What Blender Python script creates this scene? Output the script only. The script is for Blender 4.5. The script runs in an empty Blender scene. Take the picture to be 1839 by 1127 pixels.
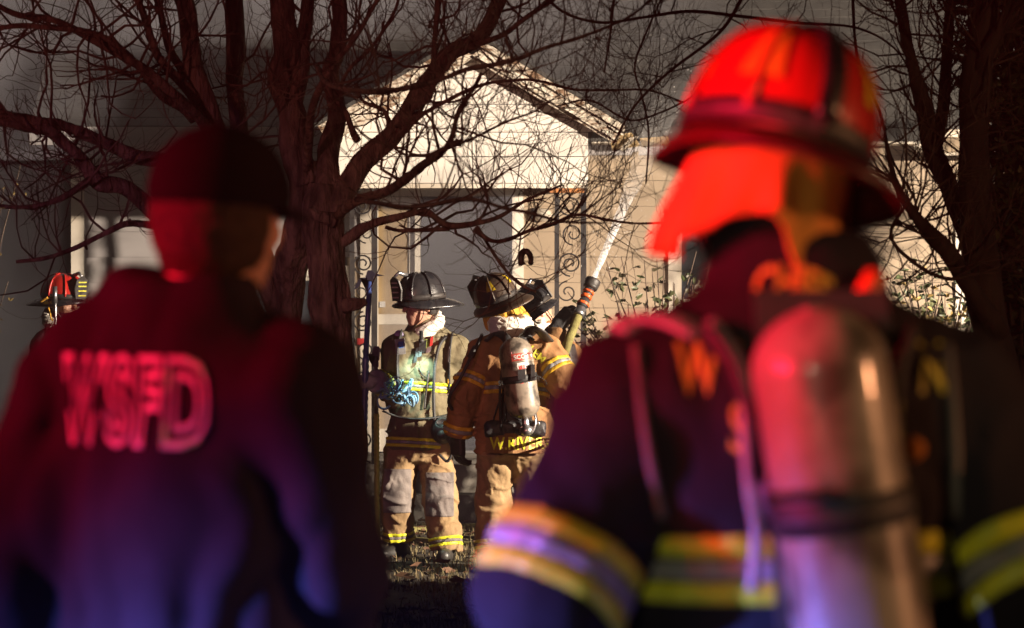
import bpy, bmesh, math, random
import numpy as np
from mathutils import Vector, Matrix, Quaternion
from mathutils.bvhtree import BVHTree
random.seed(7)
RNG = np.random.default_rng(7)
SC = bpy.context.scene
COL = SC.collection

# ------------------------------------------------------------------ camera
FPX, HOR, CH = 6400.0, 541.0, 1.6          # focal length in photo pixels, horizon row, eye height
cam = bpy.data.cameras.new('camera')
cam.sensor_width = 36.0
cam.lens = FPX / 1839.0 * 36.0
cam.shift_y = -(563.5 - HOR) / 1839.0
cam.clip_start = 0.1; cam.clip_end = 600
cam.dof.use_dof = True
cam.dof.focus_distance = 22.6
cam.dof.aperture_fstop = cam.lens / 1000 / 0.027
cam.dof.aperture_blades = 9
camo = bpy.data.objects.new('camera', cam); COL.objects.link(camo)
camo.location = (0, 0, CH); camo.rotation_euler = (math.radians(90), 0, 0)
SC.camera = camo

# ------------------------------------------------------------------ world: a dark night sky
w = bpy.data.worlds.new('World'); SC.world = w; w.use_nodes = True
nt = w.node_tree
bg = nt.nodes['Background']
sky = nt.nodes.new('ShaderNodeTexSky'); sky.sky_type = 'NISHITA'; sky.sun_disc = False
sky.sun_elevation = math.radians(-6); sky.sun_rotation = math.radians(200)
nt.links.new(sky.outputs[0], bg.inputs[0]); bg.inputs[1].default_value = 0.004

# ------------------------------------------------------------------ lamps of the fire engines, the work light and added fill spots
def lamp(name, kind, loc, target, power, color, radius=0.1, cone=None, blend=0.3):
    l = bpy.data.lights.new(name, kind); l.energy = power; l.color = color
    l.shadow_soft_size = radius
    if kind == 'SPOT':
        l.spot_size = math.radians(cone); l.spot_blend = blend
    o = bpy.data.objects.new(name, l); COL.objects.link(o); o.location = loc
    d = Vector(target) - Vector(loc)
    o.rotation_euler = d.to_track_quat('-Z', 'Y').to_euler()
    return o
lamp('work_light', 'SPOT', (9.5, 17.6, 3.3), (-0.5, 27.0, 1.9), 24000, (1.0, 0.83, 0.65), 0.14, 59, 0.20)
lamp('red_beacon', 'SPOT', (-8.5, 2.9, 2.9), (0.0, 5.3, 2.42), 12500, (1.0, 0.010, 0.050), 0.22, 22, 1.0)
lamp('red_beacon', 'SPOT', (-7.5, 0.8, 2.4), (0.45, 4.5, 1.88), 6500, (1.0, 0.010, 0.055), 0.2, 8.5, 1.0)
lamp('blue_beacon', 'SPOT', (-8.4, 2.5, 0.60), (0.0, 4.9, 0.42), 66000, (0.16, 0.20, 1.0), 0.15, 14.0, 1.0)
lamp('amber_beacon_and_fill', 'SPOT', (8.5, 3.1, 2.5), (0.3, 5.2, 1.6), 1250, (1.0, 0.40, 0.17), 0.2, 34, 0.7)
lamp('amber_beacon_and_fill', 'SPOT', (6.5, 2.0, 2.6), (2.4, 17.3, 2.1), 1000, (1.0, 0.48, 0.25), 0.2, 11, 1.0)  # second amber spot, added only to lift the dark right tree
lamp('near_helmet_fill', 'SPOT', (-2.6, -4.0, 2.1), (0.36, 4.7, 1.60), 420, (0.95, 0.90, 0.55), 0.15, 9.5, 0.8)  # unseen pale fill added so the near helmet stickers and stripes read yellow
lamp('violet_beacon', 'SPOT', (-7.0, 8.0, 2.2), (-0.7, 22.0, 1.4), 260, (0.50, 0.25, 1.0), 0.15, 12, 0.6)
lamp('red_side_beacon', 'SPOT', (-6.0, 9.0, 2.4), (-1.2, 19.4, 2.3), 650, (1.0, 0.26, 0.24), 0.15, 22, 0.6)
lamp('mid_figure_fill', 'SPOT', (-3.5, -5.0, 5.2), (0.30, 21.3, 1.2), 4600, (1.0, 0.45, 0.32), 0.2, 8.4, 1.0)  # unseen warm fill added for the middle firefighters, coned past the near men

SC.view_settings.view_transform = 'Standard'
SC.view_settings.look = 'None'
SC.view_settings.exposure = 0.0
SC.view_settings.gamma = 1.0
SC.render.engine = 'CYCLES'
SC.cycles.use_denoising = True
SC.cycles.max_bounces = 6; SC.cycles.diffuse_bounces = 2; SC.cycles.glossy_bounces = 2
SC.cycles.transparent_max_bounces = 12; SC.cycles.volume_bounces = 0
SC.cycles.sample_clamp_indirect = 4.0
SC.cycles.volume_step_rate = 1.0; SC.cycles.volume_max_steps = 64

# ------------------------------------------------------------------ helpers
def P(px, py, Y):
    return np.array([(px - 919.5) / FPX * Y, Y, CH + (HOR - py) / FPX * Y])
def unit(v):
    v = np.asarray(v, float); return v / (np.linalg.norm(v) + 1e-12)
WL = {}
def tag(o, label=None, cat=None, group=None, kind=None):
    if label: o['label'] = label
    if cat: o['category'] = cat
    if group: o['group'] = group
    if kind: o['kind'] = kind
    return o
def empty(name, loc, label, cat, group=None):
    o = bpy.data.objects.new(name, None); COL.objects.link(o); o.location = loc
    o.empty_display_size = 0.1
    WL[o] = np.array(loc, float); tag(o, label, cat, group); return o
def mk(name, verts, faces, mat, parent=None, smooth=False, mats=None, midx=None, at=None):
    verts = np.asarray(verts, float).reshape(-1, 3)
    base = WL[parent] if parent is not None else (np.array(at, float) if at is not None else np.zeros(3))
    me = bpy.data.meshes.new(name)
    fl = faces.tolist() if isinstance(faces, np.ndarray) else faces
    me.from_pydata((verts - base).tolist(), [], fl)
    for m in (mats or [mat]): me.materials.append(m)
    if midx is not None: me.polygons.foreach_set('material_index', np.asarray(midx, np.int32))
    if smooth: me.polygons.foreach_set('use_smooth', np.ones(len(me.polygons), bool))
    me.update()
    o = bpy.data.objects.new(name, me); COL.objects.link(o)
    if parent is not None: o.parent = parent
    else: o.location = base
    WL[o] = base
    return o
class MB:
    def __init__(s): s.v = []; s.f = []; s.n = 0
    def add(s, v, f):
        v = np.asarray(v, float).reshape(-1, 3)
        for q in f: s.f.append(tuple(int(i) + s.n for i in q))
        s.v.append(v); s.n += len(v); return s
    def box(s, lo, hi):
        x0, y0, z0 = lo; x1, y1, z1 = hi
        v = [(x0,y0,z0),(x1,y0,z0),(x1,y1,z0),(x0,y1,z0),(x0,y0,z1),(x1,y0,z1),(x1,y1,z1),(x0,y1,z1)]
        return s.add(v, [(0,3,2,1),(4,5,6,7),(0,1,5,4),(1,2,6,5),(2,3,7,6),(3,0,4,7)])
    def prism(s, poly, y0, y1):            # poly: (x, z) outline, extruded along Y
        n = len(poly)
        v = [(x, y0, z) for x, z in poly] + [(x, y1, z) for x, z in poly]
        f = [tuple(range(n)), tuple(range(2*n-1, n-1, -1))] + [(i, n+i, n+(i+1) % n, (i+1) % n) for i in range(n)]
        return s.add(v, f)
    def obox(s, c, ax, ay, az):            # oriented box: centre and three half axes
        c, ax, ay, az = (np.asarray(q, float) for q in (c, ax, ay, az))
        v = [c + sx*ax + sy*ay + sz*az for sz in (-1, 1) for sx, sy in ((-1,-1),(1,-1),(1,1),(-1,1))]
        return s.add(v, [(0,3,2,1),(4,5,6,7),(0,1,5,4),(1,2,6,5),(2,3,7,6),(3,0,4,7)])
    def tube(s, pts, rad, sides=8, cap=True, flat=1.0, ref=None):
        v, f = tube(pts, rad, sides, cap, flat, ref); return s.add(v, f)
    def build(s, name, mat, parent=None, smooth=False, at=None):
        if not s.v: return None
        return mk(name, np.concatenate(s.v), s.f, mat, parent, smooth, at=at)
def tube(pts, rad, sides=8, cap=True, flat=1.0, ref=None):
    pts = np.asarray(pts, float); n = len(pts)
    rad = np.full(n, rad, float) if np.isscalar(rad) else np.asarray(rad, float)
    tg = np.gradient(pts, axis=0); tg /= np.linalg.norm(tg, axis=1)[:, None] + 1e-12
    u = np.array(ref, float) if ref is not None else (np.array([0, 0, 1.]) if abs(tg[0][2]) < .9 else np.array([1., 0, 0]))
    u = unit(u - tg[0]*np.dot(u, tg[0]))
    a = np.linspace(0, 2*np.pi, sides, endpoint=False); ca, sa = np.cos(a), np.sin(a)
    V = np.empty((n, sides, 3))
    for i in range(n):
        if ref is not None: u = np.array(ref, float)
        u = unit(u - tg[i]*np.dot(u, tg[i])); b = np.cross(tg[i], u)
        V[i] = pts[i] + rad[i]*(ca[:, None]*u*flat + sa[:, None]*b)
    f = []
    for i in range(n-1):
        for j in range(sides):
            k = (j+1) % sides
            f.append((i*sides+j, i*sides+k, (i+1)*sides+k, (i+1)*sides+j))
    if cap:
        f.append(tuple(range(sides-1, -1, -1))); f.append(tuple((n-1)*sides+j for j in range(sides)))
    return V.reshape(-1, 3), f
def spline(ctrl, n=6):                     # Catmull-Rom through rows of any width
    c = np.asarray(ctrl, float)
    c = np.vstack([2*c[0]-c[1], c, 2*c[-1]-c[-2]]); out = []
    for i in range(1, len(c)-2):
        p0, p1, p2, p3 = c[i-1], c[i], c[i+1], c[i+2]
        for t in np.linspace(0, 1, n, endpoint=False):
            out.append(.5*((2*p1)+(-p0+p2)*t+(2*p0-5*p1+4*p2-p3)*t*t+(-p0+3*p1-3*p2+p3)*t**3))
    out.append(c[-2]); return np.array(out)
def lathe(prof, axis0, axis1, n=32):       # profile rows (t along axis in metres, radius)
    a0 = np.asarray(axis0, float); d = unit(np.asarray(axis1, float)-a0)
    u = unit(np.cross(d, [0.3, 1, 0.2])); b = np.cross(d, u)
    a = np.linspace(0, 2*np.pi, n, endpoint=False)
    V = [a0 + t*d + r*(np.cos(x)*u+np.sin(x)*b) for t, r in prof for x in a]
    m = len(prof)
    f = [(i*n+j, i*n+(j+1) % n, (i+1)*n+(j+1) % n, (i+1)*n+j) for i in range(m-1) for j in range(n)]
    f += [tuple(range(n-1, -1, -1)), tuple((m-1)*n+j for j in range(n))]
    return np.array(V), f

# ---- signed distance modelling: smooth unions meshed with surface nets
_T = RNG.random((32, 32, 32)).astype(np.float32)*2-1
def vnoise(p):                              # value noise, p (...,3)
    p = np.asarray(p, np.float32); i = np.floor(p).astype(np.int32); f = p-i; f = f*f*(3-2*f); i &= 31; j = (i+1) & 31
    x0, y0, z0 = i[..., 0], i[..., 1], i[..., 2]; x1, y1, z1 = j[..., 0], j[..., 1], j[..., 2]
    fx, fy, fz = f[..., 0], f[..., 1], f[..., 2]
    L = lambda a, b, t: a+(b-a)*t
    return L(L(L(_T[x0,y0,z0], _T[x1,y0,z0], fx), L(_T[x0,y1,z0], _T[x1,y1,z0], fx), fy),
             L(L(_T[x0,y0,z1], _T[x1,y0,z1], fx), L(_T[x0,y1,z1], _T[x1,y1,z1], fx), fy), fz)
def smin(a, b, k):
    h = np.clip(.5+.5*(b-a)/k, 0, 1); return b+(a-b)*h-k*h*(1-h)
def smax(a, b, k): return -smin(-a, -b, k)
def rcone(p, a, b, r1, r2, fl=None):
    a = np.asarray(a, np.float32); ba = np.asarray(b, np.float32)-a
    q = p-a; t = np.clip((q@ba)/np.dot(ba, ba), 0, 1)
    return np.linalg.norm(q-t[..., None]*ba, axis=-1)-(r1+(r2-r1)*t)
def ellips(p, c, r, R=None):
    q = p-np.asarray(c, np.float32)
    if R is not None: q = q@np.asarray(R, np.float32)      # columns = local axes
    r = np.asarray(r, np.float32)
    k0 = np.linalg.norm(q/r, axis=-1); k1 = np.linalg.norm(q/(r*r), axis=-1)+1e-6
    return k0*(k0-1)/k1
def etube(p, a, b, rv, fv, T, RX, RY, t0, t1, k=.03):
    a = np.asarray(a, np.float32); ax = np.asarray(b, np.float32)-a; L = np.linalg.norm(ax); d = ax/L
    rv = unit(rv-d*np.dot(rv, d)).astype(np.float32); fv = np.cross(d, rv).astype(np.float32)
    q = p-a; s = q@d; t = s/L
    u = q@rv; v = q@fv
    rx = np.interp(t, T, RX).astype(np.float32); ry = np.interp(t, T, RY).astype(np.float32)
    rho = np.sqrt((u/rx)**2+(v/ry)**2)+1e-6
    d0 = (rho-1)*np.minimum(rx, ry)
    return smax(smax(d0, (t0-t)*L, k), (t-t1)*L, k)
def halfspace(p, c, n): return (p-np.asarray(c, np.float32))@np.asarray(n, np.float32)
def nets(fn, lo, hi, h):
    lo = np.asarray(lo, float); hi = np.asarray(hi, float)
    ns = np.maximum(4, np.ceil((hi-lo)/h).astype(int)+1)
    g = [lo[i]+h*np.arange(ns[i]) for i in range(3)]
    B = 6                                     # coarse blocks first, fine samples only near the surface
    cg = [lo[i]+h*((B-1)/2+B*np.arange(-(-ns[i]//B))) for i in range(3)]
    Fc = fn(np.stack(np.meshgrid(*cg, indexing='ij'), -1).astype(np.float32))
    act = np.abs(Fc) < h*B*1.25+.014
    up3 = lambda a: np.repeat(np.repeat(np.repeat(a, B, 0), B, 1), B, 2)[:ns[0], :ns[1], :ns[2]]
    F = up3(Fc).astype(np.float32); m3 = np.argwhere(up3(act))
    if len(m3): F[m3[:, 0], m3[:, 1], m3[:, 2]] = fn((lo+h*m3).astype(np.float32))
    F[0] = F[-1] = abs(F[0]).max(); F[:, 0] = F[:, -1] = .05; F[:, :, 0] = F[:, :, -1] = .05; F[0] = F[-1] = .05
    S = F < 0
    nx, ny, nz = F.shape
    cnt = np.zeros((nx-1, ny-1, nz-1), np.int8)
    for a in (0, 1):
        for b in (0, 1):
            for c in (0, 1): cnt += S[a:nx-1+a, b:ny-1+b, c:nz-1+c]
    idx = np.argwhere((cnt > 0) & (cnt < 8))
    I, J, K = idx.T
    vid = -np.ones(cnt.shape, np.int64); vid[I, J, K] = np.arange(len(I))
    pos = np.zeros((len(I), 3)); num = np.zeros(len(I))
    corners = [(a, b, c) for a in (0, 1) for b in (0, 1) for c in (0, 1)]
    for A in corners:
        for ax in range(3):
            if A[ax]: continue
            B = list(A); B[ax] = 1
            f0 = F[I+A[0], J+A[1], K+A[2]]; f1 = F[I+B[0], J+B[1], K+B[2]]
            m = (f0 < 0) != (f1 < 0); t = np.where(m, f0/(f0-f1+1e-12), 0)
            q = np.tile(np.array(A, float), (len(I), 1)); q[:, ax] = t
            pos[m] += q[m]; num[m] += 1
    V = lo+h*(idx+pos/num[:, None])
    faces = []
    for ax in range(3):
        sl0 = [slice(None)]*3; sl1 = [slice(None)]*3
        sl0[ax] = slice(0, -1); sl1[ax] = slice(1, None)
        a = S[tuple(sl0)]; b = S[tuple(sl1)]
        e = np.argwhere(a != b)
        o1, o2 = [(1, 2), (2, 0), (0, 1)][ax]
        lim = np.array([nx-1, ny-1, nz-1])
        ok = (e[:, o1] >= 1) & (e[:, o2] >= 1) & (e[:, o1] < lim[o1]) & (e[:, o2] < lim[o2]); e = e[ok]
        quad = []
        for d1, d2 in ((-1, -1), (0, -1), (0, 0), (-1, 0)):
            c = e.copy(); c[:, o1] += d1; c[:, o2] += d2
            quad.append(vid[c[:, 0], c[:, 1], c[:, 2]])
        q = np.stack(quad, 1); inside = a[e[:, 0], e[:, 1], e[:, 2]]
        q[~inside] = q[~inside][:, ::-1]
        faces.append(q)
    return V, np.concatenate(faces)
def sdf_mesh(name, fn, lo, hi, h, mat, parent=None):
    V, Fq = nets(fn, lo, hi, h)
    return mk(name, V, Fq, mat, parent, True)
def bvh_of(o):
    me = o.data; b = WL[o]
    return BVHTree.FromPolygons([Vector(v.co)+Vector(b) for v in me.vertices], [tuple(p.vertices) for p in me.polygons])

# ---- lettering
def text2d(s, size, outline=0.0, bold=0.0, spacing=1.0):
    c = bpy.data.curves.new('txt', 'FONT'); c.body = s; c.size = size; c.align_x = 'CENTER'; c.align_y = 'CENTER'
    c.space_character = spacing; c.resolution_u = 3
    if outline: c.fill_mode = 'NONE'; c.bevel_depth = outline; c.bevel_resolution = 1
    c.offset = bold
    o = bpy.data.objects.new('txt', c); COL.objects.link(o)
    bpy.context.view_layer.update()
    me = o.evaluated_get(bpy.context.evaluated_depsgraph_get()).to_mesh()
    V = np.array([v.co[:] for v in me.vertices]); F = [tuple(p.vertices) for p in me.polygons]
    bpy.data.objects.remove(o); bpy.data.curves.remove(c)
    return V, F
def text_on(name, s, size, org, right, up, target, mat, parent, lift=.004, sx=1.0, arc=0.0, **kw):
    V, F = text2d(s, size, **kw)
    right = unit(right); up = unit(up); into = unit(np.cross(up, right))
    pts = []
    for v in V:
        x, y = v[0]*sx, v[1]+arc*v[0]**2
        p = np.asarray(org)+right*x+up*y
        if target is not None:
            hit = target.ray_cast(Vector(p-into*.5), Vector(into), 1.2)
            if hit[0] is not None: p = np.array(hit[0])
        pts.append(p-into*(lift-v[2]*.6))
    return mk(name, pts, F, mat, parent)

# ------------------------------------------------------------------ materials
def mat(name, c1, c2=None, scale=6.0, rough=.75, metal=0.0, bump=0.0, bscale=60.0, stretch=(1,1,1), spec=.5, detail=6.0, lo=.35, hi=.65, coat=0.0, bdist=.01, c3=None, c3at=.7, s3=14.0):
    m = bpy.data.materials.new(name); m.use_nodes = True; t = m.node_tree; N = t.nodes; L = t.links
    b = N['Principled BSDF']
    b.inputs['Roughness'].default_value = rough; b.inputs['Metallic'].default_value = metal
    b.inputs['Specular IOR Level'].default_value = spec; b.inputs['Coat Weight'].default_value = coat
    tc = N.new('ShaderNodeTexCoord'); mp = N.new('ShaderNodeMapping'); mp.inputs['Scale'].default_value = stretch
    L.new(tc.outputs['Object'], mp.inputs[0])
    c2 = c2 or tuple(x*.7 for x in c1)
    nz = N.new('ShaderNodeTexNoise'); nz.inputs['Scale'].default_value = scale; nz.inputs['Detail'].default_value = detail
    L.new(mp.outputs[0], nz.inputs['Vector'])
    rp = N.new('ShaderNodeValToRGB'); rp.color_ramp.elements[0].position = lo; rp.color_ramp.elements[1].position = hi
    rp.color_ramp.elements[0].color = (*c1, 1); rp.color_ramp.elements[1].color = (*c2, 1)
    L.new(nz.outputs['Fac'], rp.inputs[0]); out = rp.outputs[0]
    if c3:
        n3 = N.new('ShaderNodeTexNoise'); n3.inputs['Scale'].default_value = s3; n3.inputs['Detail'].default_value = 8
        L.new(mp.outputs[0], n3.inputs['Vector'])
        r3 = N.new('ShaderNodeValToRGB'); r3.color_ramp.elements[0].position = c3at-.06; r3.color_ramp.elements[1].position = c3at+.06
        L.new(n3.outputs['Fac'], r3.inputs[0])
        mx = N.new('ShaderNodeMixRGB'); L.new(r3.outputs[0], mx.inputs[0]); L.new(out, mx.inputs[1]); mx.inputs[2].default_value = (*c3, 1); out = mx.outputs[0]
    L.new(out, b.inputs['Base Color'])
    rr = N.new('ShaderNodeMapRange'); rr.inputs['To Min'].default_value = max(0, rough-.12); rr.inputs['To Max'].default_value = min(1, rough+.12)
    L.new(nz.outputs['Fac'], rr.inputs[0]); L.new(rr.outputs[0], b.inputs['Roughness'])
    if bump:
        bn = N.new('ShaderNodeTexNoise'); bn.inputs['Scale'].default_value = bscale; bn.inputs['Detail'].default_value = 5
        L.new(mp.outputs[0], bn.inputs['Vector'])
        bp = N.new('ShaderNodeBump'); bp.inputs['Strength'].default_value = bump; bp.inputs['Distance'].default_value = bdist
        L.new(bn.outputs['Fac'], bp.inputs['Height']); L.new(bp.outputs[0], b.inputs['Normal'])
    return m
M = {}
M['siding_left'] = mat('falloff_dimmed_siding', (.36,.335,.33), (.27,.25,.25), 1.1, .6, bump=.12, bscale=25, stretch=(.6,1,3), c3=(.18,.16,.15), c3at=.72, s3=2.0)  # left wall: base colour darkened to stand in for the work light's falloff
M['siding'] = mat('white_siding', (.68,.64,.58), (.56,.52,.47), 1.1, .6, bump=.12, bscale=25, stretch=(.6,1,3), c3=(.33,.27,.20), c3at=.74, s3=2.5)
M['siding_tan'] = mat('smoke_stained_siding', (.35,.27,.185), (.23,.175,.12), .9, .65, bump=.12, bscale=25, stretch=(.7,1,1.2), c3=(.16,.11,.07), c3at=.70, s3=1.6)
M['stain'] = mat('scorched_panel', (.42,.30,.15), (.20,.13,.06), 1.6, .6, stretch=(1.4,1,.8), c3=(.06,.045,.03), c3at=.66, s3=2.2)
M['trim'] = mat('white_trim', (.62,.57,.49), (.48,.42,.34), 3, .6, bump=.1)
M['peel'] = mat('peeling_painted_wood', (.55,.49,.41), (.46,.40,.32), 8, .8, bump=.5, bscale=40, stretch=(1,1,4), c3=(.16,.09,.05), c3at=.55, s3=9)
M['rustwood'] = mat('bare_orange_wood', (.42,.17,.05), (.25,.10,.04), 20, .8, bump=.3)
M['roof'] = mat('grey_shingle', (.050,.046,.042), (.028,.026,.024), 5, .9, bump=.5, bscale=90)
M['concrete'] = mat('old_concrete', (.24,.22,.19), (.13,.12,.10), 4, .9, bump=.4, bscale=40)
M['iron'] = mat('black_wrought_iron', (.018,.018,.022), (.035,.03,.028), 14, .5, metal=.3, bump=.2)
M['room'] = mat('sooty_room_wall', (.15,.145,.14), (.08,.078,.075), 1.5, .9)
M['glass_dark'] = mat('dark_window_glass', (.03,.035,.045), (.05,.055,.065), 2, .12, spec=.6)
M['bark'] = mat('grey_brown_bark', (.19,.135,.10), (.045,.032,.025), 16, .9, bump=1.0, bdist=.05, bscale=34, stretch=(1,1,.28), c3=(.20,.18,.15), c3at=.68, s3=18)
M['bark_dark'] = mat('dark_bark', (.085,.06,.045), (.04,.028,.022), 9, .9, bump=.9, bscale=30, stretch=(1,1,.28))
M['twig'] = mat('dark_twig', (.12,.082,.060), (.065,.045,.034), 12, .85)
M['soil'] = mat('leaf_strewn_soil', (.055,.042,.026), (.028,.022,.014), 3, .95, bump=.8, bscale=30, c3=(.09,.065,.03), c3at=.62, s3=9)
M['grass'] = mat('dry_grass', (.20,.15,.075), (.10,.085,.035), 2.0, .8)
M['leaf_dead'] = mat('dead_leaf', (.16,.08,.04), (.09,.045,.025), 5, .8)
M['leaf_green'] = mat('green_leaf', (.055,.075,.025), (.035,.045,.018), 4, .5, c3=(.10,.09,.03), c3at=.6, s3=3)
M['leaf_red'] = mat('reddish_leaf', (.07,.045,.03), (.04,.05,.02), 4, .5)
M['leaf_yellow'] = mat('yellowed_leaf', (.30,.22,.07), (.20,.13,.04), 4, .6)
M['tan'] = mat('tan_turnout_cloth', (.30,.195,.092), (.21,.135,.064), 7, .85, bump=.5, bscale=34, bdist=.012, c3=(.12,.082,.05), c3at=.70, s3=4)
M['olive_tan'] = mat('greyish_tan_turnout_cloth', (.15,.125,.07), (.095,.08,.045), 7, .85, bump=.5, bscale=34, bdist=.012, c3=(.09,.07,.045), c3at=.70, s3=4)
M['rust'] = mat('brown_turnout_cloth', (.27,.135,.05), (.18,.087,.032), 7, .85, bump=.5, bscale=34, bdist=.012, c3=(.13,.058,.025), c3at=.70, s3=4)
M['knee'] = mat('grey_knee_patch', (.19,.16,.145), (.11,.095,.09), 9, .85, bump=.3, bscale=120)
M['navy'] = mat('black_turnout_cloth', (.026,.022,.027), (.017,.015,.019), 5, .9, bump=.25, bscale=160, spec=.04)
M['jacket'] = mat('dark_navy_jacket', (.024,.020,.028), (.016,.014,.019), 4, .9, bump=.2, bscale=120, spec=.04)
M['lime'] = mat('lime_yellow_reflective', (.66,.66,.03), (.54,.55,.02), 20, .5)
M['gold'] = mat('gold_yellow_reflective', (.62,.40,.03), (.48,.29,.02), 20, .5)
M['silver'] = mat('silver_reflective', (.26,.26,.26), (.20,.20,.21), 20, .45)
M['letter'] = mat('yellow_lettering', (.50,.46,.03), (.40,.36,.02), 30, .6)
M['letter_white'] = mat('white_outline_print', (.66,.60,.62), (.54,.5,.52), 30, .6)
M['letter_dark'] = mat('dark_print', (.03,.03,.03), None, 30, .6)
M['letter_red'] = mat('red_print', (.45,.03,.02), None, 30, .6)
M['skin'] = mat('skin', (.52,.29,.20), (.46,.24,.16), 14, .5)
M['cap'] = mat('black_cap_cloth', (.010,.009,.011), (.007,.006,.008), 8, .95, spec=.03)
M['hair'] = mat('dark_hair', (.055,.034,.022), (.03,.02,.013), 60, .7, spec=.15, bump=.6, bscale=150)
M['hood'] = mat('white_knit_hood', (.66,.61,.54), (.55,.50,.44), 9, .9, bump=.4, bscale=140)
M['flap'] = mat('orange_neck_flap', (.62,.24,.03), (.50,.18,.025), 8, .85, bump=.2, bscale=150)
M['flap_gold'] = mat('gold_neck_flap', (.55,.30,.03), (.44,.22,.02), 8, .85, bump=.2, bscale=150)
M['helm_black'] = mat('black_helmet_shell', (.012,.012,.015), (.022,.020,.022), 20, .28, bump=.12, bscale=90, coat=.2)
M['helm_red'] = mat('red_helmet_shell', (.48,.022,.015), (.36,.014,.012), 6, .30, bump=.05, bscale=60, coat=.3)
M['helm_maroon'] = mat('dark_maroon_brim', (.085,.006,.008), (.05,.004,.005), 8, .4, spec=.4)
M['helm_dirty'] = mat('soot_blackened_helmet_shell', (.03,.018,.012), (.06,.035,.02), 12, .5, bump=.3, bscale=60)
M['leather'] = mat('black_leather', (.02,.017,.017), (.035,.03,.028), 20, .5, bump=.2)
M['black'] = mat('black_rubber_and_webbing', (.016,.016,.018), (.028,.027,.028), 30, .55, bump=.2, bscale=180)
M['glove'] = mat('black_leather_glove', (.020,.018,.018), (.035,.03,.028), 20, .55, bump=.3, bscale=90)
M['glove_grey'] = mat('grey_work_glove', (.24,.25,.27), (.14,.15,.17), 18, .7, bump=.4, bscale=90)
M['glove_wet'] = mat('wet_grey_glove', (.07,.07,.075), (.035,.034,.036), 18, .3, bump=.5, bscale=70)
M['steel'] = mat('scuffed_steel', (.42,.42,.44), (.28,.28,.30), 20, .35, metal=.9, bump=.1)
M['bottle'] = mat('scuffed_pale_cylinder', (.30,.25,.20), (.19,.155,.12), 6, .35, bump=.15, bscale=40, c3=(.05,.042,.035), c3at=.54, s3=11, coat=.2)
M['bottle2'] = mat('grey_gel_coated_cylinder', (.40,.36,.30), (.24,.215,.17), 5, .34, bump=.12, bscale=30, coat=.3, c3=(.09,.075,.06), c3at=.56, s3=9)
M['bottle_label'] = mat('faded_red_label', (.42,.05,.035), (.34,.07,.05), 10, .4)
M['label_white'] = mat('white_label', (.62,.60,.58), None, 10, .5)
M['label_blue'] = mat('blue_label', (.05,.17,.55), None, 10, .5)
M['rope_blue'] = mat('pale_blue_webbing', (.20,.36,.52), (.12,.24,.38), 20, .7, bump=.3)
M['blue_paint'] = mat('blue_pole_paint', (.045,.075,.24), (.03,.05,.17), 20, .4)
M['hook'] = mat('dark_hook_steel', (.035,.03,.05), (.02,.02,.03), 20, .4, metal=.5)
M['rope_green'] = mat('green_rope_wrap', (.34,.40,.09), (.24,.30,.06), 30, .8, bump=.4)
M['hose'] = mat('olive_hose_jacket', (.22,.20,.06), (.15,.13,.04), 30, .8, bump=.5, bscale=150)
M['hose_grey'] = mat('muddy_hose_jacket', (.16,.14,.11), (.09,.08,.06), 10, .9, bump=.5, bscale=100)
M['orange'] = mat('orange_plastic', (.62,.11,.02), (.5,.08,.02), 20, .4)
M['red'] = mat('red_plastic', (.55,.03,.03), None, 10, .5)
M['purple'] = mat('violet_dial', (.22,.16,.36), None, 10, .4)
M['sticker'] = mat('yellow_reflective_sticker', (.60,.42,.02), (.50,.34,.02), 10, .35)
M['eye'] = mat('eye_white', (.7,.66,.62), None, 30, .2)
M['pupil'] = mat('dark_iris', (.02,.015,.01), None, 30, .1)
M['boot'] = mat('black_rubber_boot', (.015,.015,.016), (.04,.035,.03), 12, .45, bump=.2)
# ================================================================== THE SETTING
# ---- ground: one sheet to the horizon, finer near the yard
def ground_h(x, y): return .018*math.sin(x*1.7+y*.9)+.014*math.sin(y*2.3-x*1.1)
gx = np.concatenate([[-300,-120,-50,-20], np.linspace(-9, 9, 73), [20,50,120,300]])
gy = np.concatenate([[-300,-100,-30,-8], np.linspace(0, 30, 121), [45,80,160,300]])
V = [(x, y, ground_h(x, y) if abs(x) <= 9 and 0 <= y <= 30 else 0) for y in gy for x in gx]
n = len(gx)
F = [(j*n+i, j*n+i+1, (j+1)*n+i+1, (j+1)*n+i) for j in range(len(gy)-1) for i in range(n-1)]
tag(mk('ground', V, F, M['soil'], smooth=True), kind='structure')

# ---- dry grass and fallen leaves
N = 42000
bx = RNG.uniform(-4.2, 4.2, N); by = 16.5+9.0*RNG.random(N)
dens = vnoise(np.stack([bx*1.3, by*1.3, bx*0], -1))
keep = dens > -.35; bx, by = bx[keep], by[keep]; N = len(bx)
hgt = RNG.uniform(.02, .065, N)*(1+.5*(RNG.random(N) > .9)); ang = RNG.uniform(0, 2*np.pi, N); lean = RNG.uniform(.1, .9, N)*hgt
ww = RNG.uniform(.0025, .005, N)
gz = .018*np.sin(bx*1.7+by*.9)+.014*np.sin(by*2.3-bx*1.1)
base = np.stack([bx, by, gz-.005], -1); side = np.stack([-np.sin(ang), np.cos(ang), ang*0], -1)*ww[:, None]
tip = base+np.stack([np.cos(ang)*lean, np.sin(ang)*lean, hgt], -1)
midp = base+np.stack([np.cos(ang)*lean*.3, np.sin(ang)*lean*.3, hgt*.6], -1)
V = np.stack([base-side, base+side, midp+side*.7, midp-side*.7, tip], 1).reshape(-1, 3)
i5 = np.arange(N)*5
F = [(a, a+1, a+2, a+3) for a in i5.tolist()]+[(a+3, a+2, a+4) for a in i5.tolist()]
tag(mk('grass', V, F, M['grass']), 'short dry grass on the dark yard', 'grass', kind='stuff')
mb = MB()
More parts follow.
